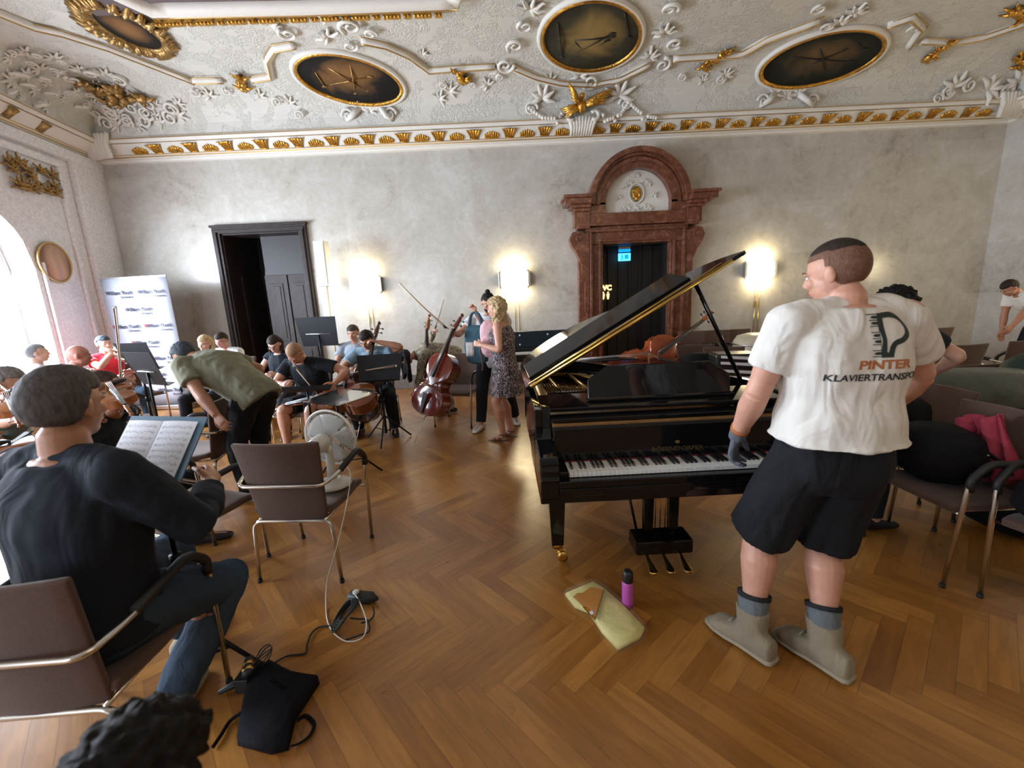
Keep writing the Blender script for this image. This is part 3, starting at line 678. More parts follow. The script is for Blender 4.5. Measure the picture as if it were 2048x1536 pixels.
white('stucco_relief', 'faint white stucco flowers between the cartouche and the oval brown painting', crestf([(390, 180, .12), (420, 190, .16), (455, 178, .1), (520, 190, .14), (555, 200, .12), (580, 205, .14), (600, 230, .12)], 9))

# ---------------------------------------------------------------- left wall: relief and painted medallion
m = MB(); rd = random.Random(5)
for i in range(16):
    s = rd.uniform(1.05, 1.75); z = rd.uniform(3.35, 3.72); leaf_cluster(m, lwp(s, z, 0.03), LN, (0, 0, 1), 0.16, 5, i)
tag(m.build('wall_relief', 'dull_gold'), 'dull carved leaf relief on the wall above the round medallion', 'ornament')
root = thing('wall_medallion', 'round painted medallion in a thin gilt rim beside the tall window', 'medallion', lwp(1.38, 2.41, 0.004))
m = MB(); q = LN.to_track_quat('Z', 'Y').to_matrix(); m.lathe([(0.001, 0.035), (0.27, 0.03), (0.28, 0.0)], n=40, mat=q); m.build('painted_disc', 'medallion_paint', root)
m = MB(); m.tube([q @ V((0.28 * math.cos(a), 0.28 * math.sin(a), 0.03)) for a in [2 * PI * k / 40 for k in range(40)]], 0.016, 6, closed=True); m.build('rim', 'gold_line', root)

# ---------------------------------------------------------------- dark doorway
root = bpy.data.objects.new('door_1', None); C.objects.link(root); root['kind'] = 'structure'
x0, wd, _, zt = D1; x1 = x0 + wd
m = MB()
for a, b in ((x0 - 0.13, x0), (x1, x1 + 0.13)): m.bbox((a, YB - 0.07, 0), (b, YB, zt)); m.bbox((a + .03, YB - 0.10, 0), (b - .045, YB - .07, zt + 0.02))
m.bbox((x0 - 0.13, YB - 0.07, zt), (x1 + 0.13, YB, zt + 0.12)); m.bbox((x0 - 0.15, YB - 0.10, zt + 0.10), (x1 + 0.15, YB, zt + 0.14)); m.bbox((x0 - 0.1, YB - 0.09, zt + 0.02), (x1 + 0.1, YB - .07, zt + 0.06))
m.bbox((x0, YB - .03, 0), (x0 + .025, YB + .45, zt)); m.bbox((x1 - .025, YB - .03, 0), (x1, YB + .45, zt)); m.bbox((x0, YB - .03, zt - .025), (x1, YB + .45, zt)); m.build('door_frame', 'dark_wood', root, bevel=0.006)
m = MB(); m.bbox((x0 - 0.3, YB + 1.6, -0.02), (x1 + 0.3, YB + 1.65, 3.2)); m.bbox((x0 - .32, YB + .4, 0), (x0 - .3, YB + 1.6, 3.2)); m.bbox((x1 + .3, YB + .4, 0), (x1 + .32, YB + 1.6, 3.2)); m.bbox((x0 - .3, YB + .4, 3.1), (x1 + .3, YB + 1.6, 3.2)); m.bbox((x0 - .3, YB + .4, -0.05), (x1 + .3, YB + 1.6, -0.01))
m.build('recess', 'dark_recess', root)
m = MB(); m.bbox((x0 + .5, YB + 0.30, 2.25), (x1, YB + 0.34, 2.92)); m.bbox((x0 + .5, YB + .28, 2.2), (x1, YB + .36, 2.27)); m.build('transom', 'dim_wood', root)
def leaf_door(xa, xb, y, zt_, parent, mat='dark_wood'):
    m = MB(); m.bbox((xa, y, 0.01), (xb, y + 0.045, zt_)); w_ = xb - xa
    for za, zb in ((0.15, 0.85), (0.98, zt_ - 0.15)):
        for (p, q_) in (((xa + .09, za), (xb - .09, zb)),):
            m.bbox((p[0], y - 0.012, p[1]), (q_[0], y, q_[1])); m.bbox((p[0] + .05, y - 0.022, p[1] + .05), (q_[0] - .05, y - .01, q_[1] - .05))
    return m.build('door_panel', mat, parent, bevel=0.005)
leaf_door(x1 - 0.44, x1 - 0.03, YB + 0.22, 2.2, root); leaf_door(x1 - 0.87, x1 - 0.46, YB + 0.22, 2.2, root)
m = MB(); m.bbox((x0 + .02, YB + .3, .01), (x0 + .06, YB + .9, 2.2)); m.build('door_panel', 'dark_wood', root)

# ---------------------------------------------------------------- red marble portal
px0, pw, _, pz = P1; px1 = px0 + pw; cx = (px0 + px1) / 2
root = bpy.data.objects.new('door_2', None); C.objects.link(root); root['kind'] = 'structure'
m = MB()
for a, b in ((px0 - 0.30, px0), (px1, px1 + 0.30)): m.bbox((a, YB - 0.16, 0), (b, YB, pz)); 
m.bbox((px0 - 0.30, YB - 0.16, pz), (px1 + 0.30, YB, pz + 0.30))
m.build('architrave', 'red_marble', root, bevel=0.012); m = MB(); m.bbox((px0, YB - .02, 0), (px0 + .015, YB + .40, pz)); m.bbox((px1 - .015, YB - .02, 0), (px1, YB + .40, pz)); m.bbox((px0, YB - .02, pz - .015), (px1, YB + .40, pz)); m.build('door_lining', 'dim_wood', root)
m = MB()
for o_, dd in ((0.06, 0.20), (0.22, 0.23)):
    for s_, xx in ((-1, px0), (1, px1)): m.bbox((xx + s_ * o_ - .02, YB - dd, 0), (xx + s_ * o_ + .02, YB - .1, pz + o_ - .02)); 
    m.bbox((px0 - o_ - .02, YB - dd, pz + o_ - .02), (px1 + o_ + .02, YB - .1, pz + o_ + .02))
m.build('moulding', 'red_marble', root, bevel=0.008)
m = MB(); m.bbox((px0 - 0.50, YB - 0.24, pz + 0.30), (px1 + 0.50, YB, 3.10)); m.bbox((px0 - 0.44, YB - 0.27, pz + 0.30), (px1 + 0.44, YB - .2, pz + 0.34)); m.build('frieze_block', 'red_marble', root, bevel=0.01)
for s_ in (-1, 1):
    xo = px0 - 0.34 if s_ < 0 else px1 + 0.34
    m = MB(); m.bbox((xo - .09, YB - 0.13, 0), (xo + .09, YB, pz + .25)); m.bbox((xo - .12, YB - 0.17, 0), (xo + .12, YB, .3)); m.build('side_pilaster', 'red_marble', root, bevel=0.01)
    m = MB(); xc = xo + s_ * 0.13
    prof = [(0.02, 2.62), (0.12, 2.68), (0.24, 2.66), (0.30, 2.55), (0.26, 2.43), (0.17, 2.30), (0.10, 2.12), (0.08, 1.95), (0.13, 1.90), (0.10, 1.84), (0.04, 1.80), (0.04, 1.3), (0.0, 1.25)]
    poly = [V((xo - s_ * 0.05 + s_ * a, 0, z)) for a, z in prof] + [V((xo - s_ * 0.09, 0, 1.25)), V((xo - s_ * 0.09, 0, 2.62))]
    m.prism(poly, (0, YB - 0.20, 0), (0, YB, 0))
    sp_ = [V((xo + s_ * (0.10) + s_ * math.cos(a) * (0.085 - 0.010 * a), YB - 0.205, 2.55 + math.sin(a) * (0.085 - 0.010 * a))) for a in [k * 0.4 for k in range(20)]]
    m.tube(sp_, 0.010, 6); m.build('scroll_console', 'red_marble', root, bevel=0.01)
    # broken cornice over the console
    m = MB(); a = xo - s_ * 0.10
    for (dx, z0_, z1_, dy) in ((0.12, 2.70, 2.98, .26), (0.18, 2.98, 3.03, .30), (0.24, 3.03, 3.08, .36), (0.34, 3.08, 3.17, .44), (0.37, 3.17, 3.22, .48)):
        m.bbox((a, YB - dy, z0_), (a + s_ * (0.10 + dx), YB, z1_))
    m.build('broken_cornice', 'red_marble', root, bevel=0.008)
def arch_band(r0, r1, d0, d1, zc, mat, name):
    m = MB(); n = 32; a0 = -0.05; rows = []
    for i in range(n + 1):
        a = PI * i / n; c_ = math.cos(a); s_ = math.sin(a)
        rows.append([V((cx - c_ * r0, YB - d0, zc + s_ * r0)), V((cx - c_ * r1, YB - d0, zc + s_ * r1)), V((cx - c_ * r1, YB - d1, zc + s_ * r1)), V((cx - c_ * r0, YB - d1, zc + s_ * r0))])
    m.rings(rows); o = m.build(name, mat, root)
    for p in o.data.polygons: p.use_smooth = False
    return o
ZC = 3.08
arch_band(0.56, 0.80, 0.24, 0.0, ZC, 'red_marble', 'arch'); arch_band(0.66, 0.72, 0.27, 0.23, ZC, 'red_marble', 'arch_moulding'); arch_band(0.78, 0.86, 0.36, 0.0, ZC, 'red_marble', 'arch_cornice'); arch_band(0.74, 0.79, 0.30, 0.23, ZC, 'red_marble', 'arch_moulding')
m = MB(); pts = [V((cx - 0.565 * math.cos(PI * i / 30), YB - 0.10, 3.06 + 0.58 * math.sin(PI * i / 30))) for i in range(31)]
m.prism([V((cx - .565, YB - .1, 2.94))] + pts + [V((cx + .565, YB - .1, 2.94))], (0, 0, 0), (0, 0.1, 0)); lun = m.build('lunette', 'plaster_white', root)
bpy.data.objects.remove([o for o in C.objects if o.name.startswith('frieze_block')][0])
m = MB(); m.bbox((px0 - 0.50, YB - 0.24, pz + 0.30), (px1 + 0.50, YB, 2.945)); m.bbox((px0 - 0.5, YB - .24, 2.945), (cx - .56, YB, 3.12)); m.bbox((cx + .56, YB - .24, 2.945), (px1 + .5, YB, 3.12)); m.bbox((px0 - 0.44, YB - 0.27, pz + 0.30), (px1 + 0.44, YB - .2, pz + 0.34)); m.build('frieze_block', 'red_marble', root, bevel=0.006)
m = MB()
for i, (x, z) in enumerate([(-.12, 3.42), (-.2, 3.38), (.14, 3.44), (.2, 3.39), (0, 3.54), (-.15, 3.02), (.12, 3.03), (-.22, 2.99), (.22, 3.0), (0, 3.0), (-.3, 3.2), (.3, 3.2)]): leaf_cluster(m, V((cx + x, YB - .11, z)), (0, -1, 0), (x, 0, 1), 0.09, 6, i)
m.tube([V((cx + 0.125 * math.cos(a), YB - .12, 3.26 + 0.16 * math.sin(a))) for a in [2 * PI * k / 24 for k in range(24)]], 0.016, 6, closed=True)
m.build('lunette_relief', 'plaster_white', lun)
m = MB(); m.ell((cx, YB - .11, 3.28), (0.085, 0.03, 0.10)); m.ell((cx, YB - .12, 3.18), (0.04, 0.03, 0.05)); m.ell((cx - .05, YB - .12, 3.24), (0.03, 0.03, 0.06)); m.ell((cx + .05, YB - .12, 3.24), (0.03, 0.03, 0.06)); m.build('lunette_emblem', 'gold', lun)
m = MB(); m.bbox((px0 - .3, YB + 1.9, -.02), (px1 + .3, YB + 1.95, 3)); m.bbox((px0 - .32, YB + .4, -.02), (px0 - .3, YB + 1.9, 3)); m.bbox((px1 + .3, YB + .4, -.02), (px1 + .32, YB + 1.9, 3)); m.bbox((px0 - .3, YB + .4, 2.9), (px1 + .3, YB + 1.9, 3)); m.bbox((px0 - .3, YB + .4, -0.05), (px1 + .3, YB + 1.9, -0.01)); m.build('recess', 'dim_wood', root)
m = MB()
for q in range(6): x = px0 + 0.02 + q * 0.2; m.bbox((x, YB + 0.36, 0), (x + 0.17, YB + 0.40, pz + .02)); m.bbox((x + .17, YB + .33, 0), (x + .2, YB + .40, pz + .02))
m.build('door_panel', 'dim_wood', root, bevel=0.004)
# lit signs inside the portal
sg = thing('exit_sign', 'lit blue and cyan escape-route sign hung in the top of the red portal', 'sign', (at_y(1249, 507, YB + .2).x, YB + .2, 2.25))
m = MB(); m.bbox((-.11, 0, 0.13), (.11, .04, .17)); m.build('bracket', 'steel', sg)
m = MB(); m.bbox((-.105, -.01, .08), (.105, .03, .125)); m.build('top_strip', 'exit_blue', sg)
m = MB(); m.bbox((-.11, -.01, -.08), (.11, .03, .055)); m.build('lit_panel', 'exit_cyan', sg)
m = MB(); m.bbox((.0, -.014, -.05), (.07, -.011, .03)); m.ell((-.05, -.012, .025), (.014, .004, .014)); m.tube([V((-.05, -.013, .01)), V((-.045, -.013, -.025)), V((-.07, -.013, -.06))], .009, 6); m.tube([V((-.045, -.013, -.025)), V((-.02, -.013, -.055))], .009, 6); m.tube([V((-.08, -.013, -.01)), V((-.02, -.013, .0))], .007, 6); m.build('pictogram', 'exit_blue', sg)
p = at_y(1212, 576, YB + .3)
wc = thing('wc_sign', 'glowing WC sign with two small figures inside the red portal', 'sign', (p.x, YB + .33, p.z))
m = text_mesh('WC', 0.13, 0.004, bold=0.006); m.v = [V((v.x, -v.z, v.y - .04)) for v in m.v]; m.build('letters', 'wc_glow', wc)
for s_ in (-1, 1):
    m = MB(); m.ell((s_ * .045, 0, -.085), (.016, .008, .016)); m.prism([V((s_ * .045 - .028, 0, -.11)), V((s_ * .045 + .028, 0, -.11)), V((s_ * .045 + .012, 0, -.21)), V((s_ * .045 - .012, 0, -.21))], (0, -.005, 0), (0, .005, 0)); m.build('figure', 'wc_glow', wc)

# ---------------------------------------------------------------- wall lamps, loudspeaker, banner
def sconce(x, z, label):
    t = thing('wall_lamp', label, 'lamp', (x, YB, z), group='glowing white wall lamps along the back wall')
    m = MB(); rows = []
    for i in range(13):
        a = PI * i / 12; rows.append([V((-math.cos(a) * .21, -0.05 - math.sin(a) * .13, -.21)), V((-math.cos(a) * .235, -0.05 - math.sin(a) * .15, 0)), V((-math.cos(a) * .21, -0.05 - math.sin(a) * .13, .21)), V((-math.cos(a) * .20, -0.05 - math.sin(a) * .12, .21)), V((-math.cos(a) * .20, -0.05 - math.sin(a) * .12, -.21))])
    m.rings(rows); m.build('lamp_shade', 'lamp_glow', t)
    for s_ in (-1, 1): m = MB(); m.bbox((s_ * .24, -.09, -.13), (s_ * .285, 0, .13)); m.build('side_bracket', 'steel', t, bevel=.004)
    m = MB(); m.bbox((-.24, -.03, -.16), (.24, 0, .16)); m.build('back_plate', 'steel', t)
    m = MB(); m.tube([V((-.03, -.012, -.16)), V((-.03, -.012, -1.6))], .007, 6); m.tube([V((.045, -.012, -.16)), V((.045, -.012, -1.6))], .007, 6); m.box((-.03, -.016, -.62), (.035, .03, .1)); m.build('cable_conduit', 'brass' if x > 4 else 'cream_shell', t)
sconce(-2.54, 1.94, 'glowing wall lamp on the back wall next to the white column loudspeaker')
sconce(0.13, 1.92, 'glowing wall lamp on the back wall behind the man with a hair bun')
sconce(4.55, 1.90, 'glowing wall lamp on the back wall right of the red portal')
t = thing('column_loudspeaker', 'slim white column loudspeaker on a white pole beside the dark doorway', 'loudspeaker', (-3.08, 7.55, 0))
m = MB(); m.bbox((-.09, -.13, 1.93), (.09, .10, 2.66)); m.build('cabinet', 'white_plastic', t, bevel=.01)
m = MB(); m.bbox((-.075, -.137, 1.96), (.075, -.131, 2.63)); m.build('grille', 'white_paint', t)
m = MB(); m.tube([V((0, 0, .03)), V((0, 0, 1.94))], .017, 10); m.build('pole', 'cream_shell', t)
m = MB(); m.lathe([(.2, 0), (.2, .015), (.03, .035)], n=28); m.build('base', 'white_paint', t)
# assumed right wall lamps and an added window frame round the rear fill, unseen
def side_sconce(y):
    t = dup([o for o in C.objects if o.name == 'wall_lamp'][0], (XR, y, 1.9), R(-90), 'glowing wall lamp on the side wall, ' + ('nearer the back corner' if y > 4 else 'nearer the camera')); return t
side_sconce(5.6); side_sconce(2.6)
fr = MB(); fr.tube([V((-5.5, YR + .03, .8)), V((-5.5, YR + .03, 3.4)), V((-3.1, YR + .03, 3.4)), V((-3.1, YR + .03, .8))], .04, 6, closed=True); fr.tube([V((-4.3, YR + .03, .8)), V((-4.3, YR + .03, 3.4))], .03, 6); struct(fr, 'window_4', 'white_paint')
ba = at_y(206, 800, 7.4); bl = at_z(300, 802, 0); br = at_z(385, 785, 0)
t = thing('roll_up_banner', 'pale grey roll-up banner printed with repeated small lettering in the corner', 'banner', (-6.00, 7.15, 0), R(-3))
BW, BH = 1.12, 2.10
m = MB(); m.grid(lambda u, v: V(((u - .5) * BW, .01 * math.sin(v * 3), .08 + v * BH)), 4, 8); m.build('printed_sheet', 'banner_cloth', t, solid=.004)
m = MB(); m.bbox((-BW / 2 - .02, -.05, 0.012), (BW / 2 + .02, .05, .08)); m.build('base_cassette', 'steel', t, bevel=.01)
m = MB(); m.bbox((-BW / 2, -.012, .08 + BH), (BW / 2, .012, .10 + BH)); m.build('top_rail', 'steel', t)
m = MB(); m.tube([V((0, .04, .08)), V((0, .04, 2.16))], .01, 8); m.build('support_pole', 'steel', t)
tx = MB(); rdm = MB(); row = 0
for z in (1.93, 1.66, 1.39, 1.12, .85, .58, .31):
    for x in ((-.27, .27) if row % 2 == 0 else (.0,)):
        a = text_mesh('William Youth', .078, .001, bold=.0028, sxy=1.0); tx.add([V((x + v.x, -.012, z + v.y)) for v in a.v], a.f)
        a = text_mesh('Orchestra', .050, .001, 'RIGHT', bold=.0015); tx.add([V((x + .22 + v.x, -.012, z - .06 + v.y)) for v in a.v], a.f)
        if row in (2, 3, 4, 5): a = text_mesh('W', .074, .001, bold=.002); rdm.add([V((x - .205 + v.x, -.0135, z + v.y)) for v in a.v], a.f)
    row += 1
tx.build('lettering', 'banner_ink', t); rdm.build('red_initials', 'banner_red', t)
# ---------------------------------------------------------------- people
S2 = bpy.data.scenes.new('work')
def ring(c, r, f, a, b, n=20, e=2.4):
    """superellipse ring round c, axes r (half width a) and f (half depth b)"""
    out = []
    for k in range(n):
        t = 2 * PI * k / n; x = math.cos(t); y = math.sin(t)
        out.append(V(c) + r * (a * math.copysign(abs(x) ** (2 / e), x)) + f * (b * math.copysign(abs(y) ** (2 / e), y)))
    return out
def limb(mb, pts, rad, n=18):
    """closed tapered limb with rounded ends"""
    pts = [V(p) for p in pts]; d0 = (pts[0] - pts[1]).normalized(); d1 = (pts[-1] - pts[-2]).normalized()
    P2 = [pts[0] + d0 * rad[0] * 0.7] + pts + [pts[-1] + d1 * rad[-1] * 0.7]; R2 = [rad[0] * 0.45] + list(rad) + [rad[-1] * 0.45]
    mb.tube(P2, R2, n)
def remeshed(mb, name, mat, parent, voxel, smooth=4, post=None, label=None):
    me = mb.mesh('tmp'); o = bpy.data.objects.new('tmp', me); S2.collection.objects.link(o)
    md = o.modifiers.new('r', 'REMESH'); md.mode = 'VOXEL'; md.voxel_size = voxel; md.use_smooth_shade = True
    if smooth: sm = o.modifiers.new('s', 'SMOOTH'); sm.factor = 0.5; sm.iterations = smooth
    S2.view_layers[0].update(); dg = S2.view_layers[0].depsgraph; me2 = bpy.data.meshes.new_from_object(o.evaluated_get(dg))
    bpy.data.objects.remove(o); bpy.data.meshes.remove(me)
    if post: post(me2)
    me2.name = name; me2.materials.clear(); me2.materials.append(M[mat]); me2.polygons.foreach_set('use_smooth', [True] * len(me2.polygons)); me2.update()
    r = bpy.data.objects.new(name, me2); C.objects.link(r); r.parent = parent
    if label: r['label'] = label
    return r
def ik(a, b, l1, l2, hint):
    a = V(a); b = V(b); d = b - a; L = min(d.length, (l1 + l2) * 0.998); L = max(L, abs(l1 - l2) + 0.01); u = d.normalized(); b = a + u * L
    x = (l1 * l1 - l2 * l2 + L * L) / (2 * L); h = math.sqrt(max(l1 * l1 - x * x, 1e-6)); w_ = V(hint) - u * V(hint).dot(u)
    w_ = w_.normalized() if w_.length > 1e-5 else u.orthogonal().normalized(); return a + u * x + w_ * h, b
def folds(me, amp, freq=9.0, seed=0.0, zs=0.35):
    nr = [v.normal.copy() for v in me.vertices]
    for v, nv in zip(me.vertices, nr):
        p = v.co.copy(); q = V((p.x * freq + seed, p.y * freq, p.z * freq * zs)); d = noise.noise(q) + 0.5 * noise.noise(q * 2.3)
        v.co = p + nv * (d * amp)
def hand(mb, wrist, fdir, pdir, side, s=1.0, curl=0.5, spread=0.10, r=0.0085):
    """palm, four unequal bent fingers and a side thumb; fdir = direction of the fingers, pdir = palm normal (the way it grips)"""
    f = V(fdir).normalized(); p = V(pdir); p = (p - f * p.dot(f)).normalized(); a = f.cross(p) * side      # a points to the thumb side
    w_ = V(wrist)
    mb.rings([ring(w_ - f * .02 * s, a, p, .026 * s, .019 * s, 12), ring(w_ + f * .02 * s, a, p, .033 * s, .017 * s, 12), ring(w_ + f * .06 * s, a, p, .041 * s, .015 * s, 12), ring(w_ + f * .092 * s, a, p, .040 * s, .012 * s, 12)])
    for i, (off, L, c_) in enumerate(((.030, .072, .85), (.010, .080, .95), (-.011, .074, 1.0), (-.030, .058, 1.1))):
        base = w_ + f * (.088 - .004 * abs(i - 1)) * s + a * off * s; d = (f + a * (off * 3.0) * spread * 6).normalized(); an = curl * c_
        pts = [base - f * .012]; ang = an * .5
        for q, l in enumerate((.42, .32, .26)):
            dd = d * math.cos(ang) + p * math.sin(ang); pts.append(pts[-1] + dd * L * l * s + (d * .012 if q == 0 else V((0, 0, 0)))); ang += an * .9
        limb(mb, pts, [r * 1.08 * s, r * 1.0 * s, r * .93 * s, r * .8 * s], 8)
    b = w_ + f * .022 * s + a * .026 * s; d1 = (f * .62 + a * .62 + p * .30).normalized(); d2 = (f * .85 + a * .12 + p * (.25 + .35 * curl)).normalized()
    limb(mb, [b, b + d1 * .042 * s, b + d1 * .042 * s + d2 * .030 * s, b + d1 * .042 * s + d2 * .052 * s], [.014 * s, .0115 * s, .010 * s, .008 * s], 8)
def _hl(f, front, back, slope):
    return front if f > .18 else back + max(0, f + .1) * slope
HAIR = {   # thickness and signed hairline function (positive inside the hair)
    'short': dict(t=.008, line=lambda x, f, z: z - _hl(f, .30, -.78, 3.4), rough=.004),
    'buzz': dict(t=.003, line=lambda x, f, z: z - _hl(f, .38, -.80, 3.6), rough=.0),
    'full': dict(t=.018, line=lambda x, f, z: z - _hl(f, .30, -.85, 3.6), rough=.0018),
    'wavyc': dict(t=.030, line=lambda x, f, z: z - _hl(f, .35, -.85, 3.6), rough=.014),
    'curly': dict(t=.045, line=lambda x, f, z: z - _hl(f, .25, -.75, 3.2), rough=.020),
}
def person(label, at, face, H=1.76, pelvis=(0, 0, None), lean=0.0, hipl=None, side=0.0, yaw=0.0, hy=0.0, hp=0.0, hr=0.0, hands=None, feet=None, khint=None, ehint=None,
           skin='skin', hairc='hair_brown', hairs='short', top='tee_white', topm='tshirt', bottom='trousers_black', botm='trousers', shoe='shoe_black', shoem='shoe',
           build=1.0, voxel=.008, female=False, face_detail=True, palm=None, fdir=None, curl=(.6, .6), beard=None, fold=.006, sleeve=.55, glove=None, extra=None, sock=None, hem=0.0, neckl=0.0, name='person', cat='person'):
    s = H / 1.76; k = build
    root = thing(name, label, cat, (at[0], at[1], 0), R(face))
    X = V((1, 0, 0)); Y = V((0, 1, 0)); Z = V((0, 0, 1))
    pz = pelvis[2] if pelvis[2] is not None else .93 * s
    p = V((pelvis[0], pelvis[1], pz)); hl = hipl if hipl is not None else lean * .45
    def frame(lx, yw=0.0):
        a = R(lx); sd = R(side); up = V((math.sin(sd) * math.cos(a), math.sin(a), math.cos(a) * math.cos(sd))).normalized()
        r_ = V((math.cos(R(yw)), math.sin(R(yw)), 0)); r_ = (r_ - up * r_.dot(up)).normalized(); return r_, up.cross(r_), up
    sp = [p]; fr_ = [frame(hl, yaw * .2)]; n = 6; segL = .535 * s / n
    for i in range(n):
        t = (i + 1) / n; F = frame(hl + (lean - hl) * min(1, t * 1.4), yaw * t); sp.append(sp[-1] + F[2] * segL); fr_.append(F)
    rC, fC, uC = fr_[-1]; nb = sp[-1]
    shw = (.165 if female else .185) * s * (0.55 + .45 * k)
    sh = [nb - uC * .055 * s + rC * (sd * shw) - fC * .01 for sd in (-1, 1)]
    rP, fP, uP = fr_[0]
    hip = [p - uP * .02 * s + rP * (sd * .088 * s * (1.08 if female else 1)) for sd in (-1, 1)]
    ua, fa, th, shn = .285 * s, .255 * s, .43 * s, .42 * s
    W2L = root.matrix_basis.inverted()
    def loc(q): return W2L @ V(q)
    root.matrix_basis; W2L = (Matrix.Translation(V((at[0], at[1], 0))) @ Matrix.Rotation(R(face), 4, 'Z')).inverted()
    R3 = W2L.to_3x3()
    hands = hands or [None, None]; feet = feet or [None, None]; J = {}
    kh = khint or [V((-.12, 1, .15)), V((.12, 1, .15))]; eh = ehint or [V((-.7, -.6, -.5)), V((.7, -.6, -.5))]
    el = [0, 0]; wr = [0, 0]; kn = [0, 0]; an = [0, 0]
    for i in (0, 1):
        sd = (-1, 1)[i]
        h = hands[i]; h = sh[i] + V((sd * .13, .10, -.50)) * s if h is None else (loc(h[1]) if h[0] == 'w' else V(h))
        el[i], wr[i] = ik(sh[i], h, ua, fa, eh[i])
        ft = feet[i]; ft = V((sd * .11, pelvis[1] * .0, .085 * s)) if ft is None else (loc(ft[1]) if ft[0] == 'w' else V(ft))
        kn[i], an[i] = ik(hip[i], ft, th, shn, kh[i])
    # ---- body
    mb = MB()
    T = [(-.11, .125, .095), (-.03, .158, .112), (0, .160, .112), (.10, .135, .100), (.20, .148, .108), (.31, .170 if not female else .158, .120), (.40, .172 if not female else .155, .112), (.46, .120, .085), (.51, .070, .065)]
    def spine(d):
        d /= (.51); d *= n
        if d <= 0: return sp[0] + fr_[0][2] * (d * segL), fr_[0]
        i = min(int(d), n - 1); return sp[i].lerp(sp[i + 1], d - i), fr_[min(i + 1, n)]
    def torso(mb, inf, rows=T, kk=1.0):
        rr = []
        for (d, a, b) in rows:
            c, F = spine(d); rr.append(ring(c, F[0], F[1], (a * (.5 + .5 * k) * s + inf) * kk, (b * (.45 + .55 * k) * s + inf) * kk, 24, 2.5))
        mb.rings(rr)
    torso(mb, 0)
    hu = frame(lean * .6 + hp)[2]; rh = Matrix.Rotation(R(hy), 3, Z); 
    neck0 = nb - uC * .03; hc = nb + (uC * .5 + hu * .5).normalized() * (.058 * s + neckl)
    Fd = rh @ frame(-0.0)[1]; Fd = V((math.sin(-R(hy)) * math.cos(R(hp)), math.cos(R(hy)) * math.cos(R(hp)), -math.sin(R(hp))))
    Hf = Fd.normalized(); Hr = Hf.cross(Z); Hr = Hr.normalized() if Hr.length > .05 else X; Hu = Hr.cross(Hf)
    if hr: q = Matrix.Rotation(R(hr), 3, Hf); Hr = q @ Hr; Hu = q @ Hu
    HC = hc + Hu * .098 * s + Hf * .018 * s; Q = Matrix((Hr, Hf, Hu)).transposed(); hs = s * .98
    limb(mb, [neck0, hc + Hu * .02 - Hf * .01], [.060 * s * (.6 + .4 * k), .052 * s * (.6 + .4 * k)])
    for sd_ in (0, 1): limb(mb, [neck0 + uC * .035, neck0.lerp(sh[sd_], .55) + uC * .012, sh[sd_]], [.030 * s * (.5 + .5 * k), .034 * s * (.5 + .5 * k), .038 * s * (.5 + .5 * k)])
    def HP(x, y, z): return HC + Q @ V((x, y, z)) * hs
    def hell(m_, c, r_, **a): m_.ell(HP(*c), [q * hs for q in r_], Q, **a)
    def head(mb):
        hell(mb, (0, -.012, .022), (.077, .096, .092)); hell(mb, (0, .020, -.030), (.062, .070, .075)); hell(mb, (0, .045, -.080), (.036, .036, .030)); hell(mb, (0, .02, -.06), (.055, .055, .045))
        hell(mb, (0, .076, .018), (.050, .018, .014)); hell(mb, (-.036, .064, -.02), (.022, .020, .020)); hell(mb, (.036, .064, -.02), (.022, .020, .020))
        limb(mb, [HP(0, .082, .012), HP(0, .100, -.022)], [.009 * hs, .0135 * hs], 8); hell(mb, (0, .090, -.026), (.019, .014, .010)); hell(mb, (0, .080, -.055), (.026, .014, .013))
        for sd in (-1, 1): hell(mb, (sd * .079, -.010, -.008), (.010, .020, .032)); hell(mb, (sd * .084, -.014, .004), (.008, .014, .018))
    head(mb)
    gl = glove or [None, None]
    for i in (0, 1):
        sd = (-1, 1)[i]; m1 = sh[i].lerp(el[i], .42); f1 = el[i].lerp(wr[i], .3); kk = .62 + .38 * k; kf = (.86 if female else 1.0)
        mb.ell(sh[i] + rC * sd * -.005, [(.060 * kk + .004) * s * kf] * 3)
        limb(mb, [sh[i], sh[i].lerp(el[i], .25), m1, sh[i].lerp(el[i], .8), el[i]], [q * s * kk * kf for q in (.054, .054, .053, .042, .041)])
        limb(mb, [el[i], f1, el[i].lerp(wr[i], .65), wr[i]], [q * s * kk * kf for q in (.041, .044, .034, .027)])
        hb = hip[i]; limb(mb, [hb, hb.lerp(kn[i], .3), hb.lerp(kn[i], .7), kn[i]], [q * s * (.6 + .4 * k) for q in (.088, .086, .066, .055)])
        cb = (kn[i] - (an[i] - kn[i]).normalized().cross(X).cross(an[i] - kn[i]).normalized() * 0)
        back = (kn[i] - (hip[i] + an[i]) / 2); back = -back.normalized() if back.length > .02 else -Y
        limb(mb, [kn[i], kn[i].lerp(an[i], .28) + back * .016, kn[i].lerp(an[i], .6) + back * .006, an[i]], [.053 * s * (.6 + .4 * k), .065 * s * (.6 + .4 * k), .046 * s * (.75 + .25 * k), .036 * s])
        fd = (wr[i] - el[i]).normalized() if not (fdir and fdir[i]) else V(fdir[i]); pdn = V(palm[i]) if palm and palm[i] else V((-sd, .2, -.2))
        if gl[i] is None: hand(mb, wr[i], fd, pdn, sd * (1 if True else -1), s * (.92 if female else 1.0), curl[i])
        fo = feet_dir(i, an, kn, hip); limb(mb, [an[i] + Z * -.01, an[i] - Z * .045 * s + fo * .05, an[i] - Z * .058 * s + fo * .15 * s], [.036 * s, .032 * s, .022 * s])
    body = remeshed(mb, 'body', skin, root, voxel, 3)
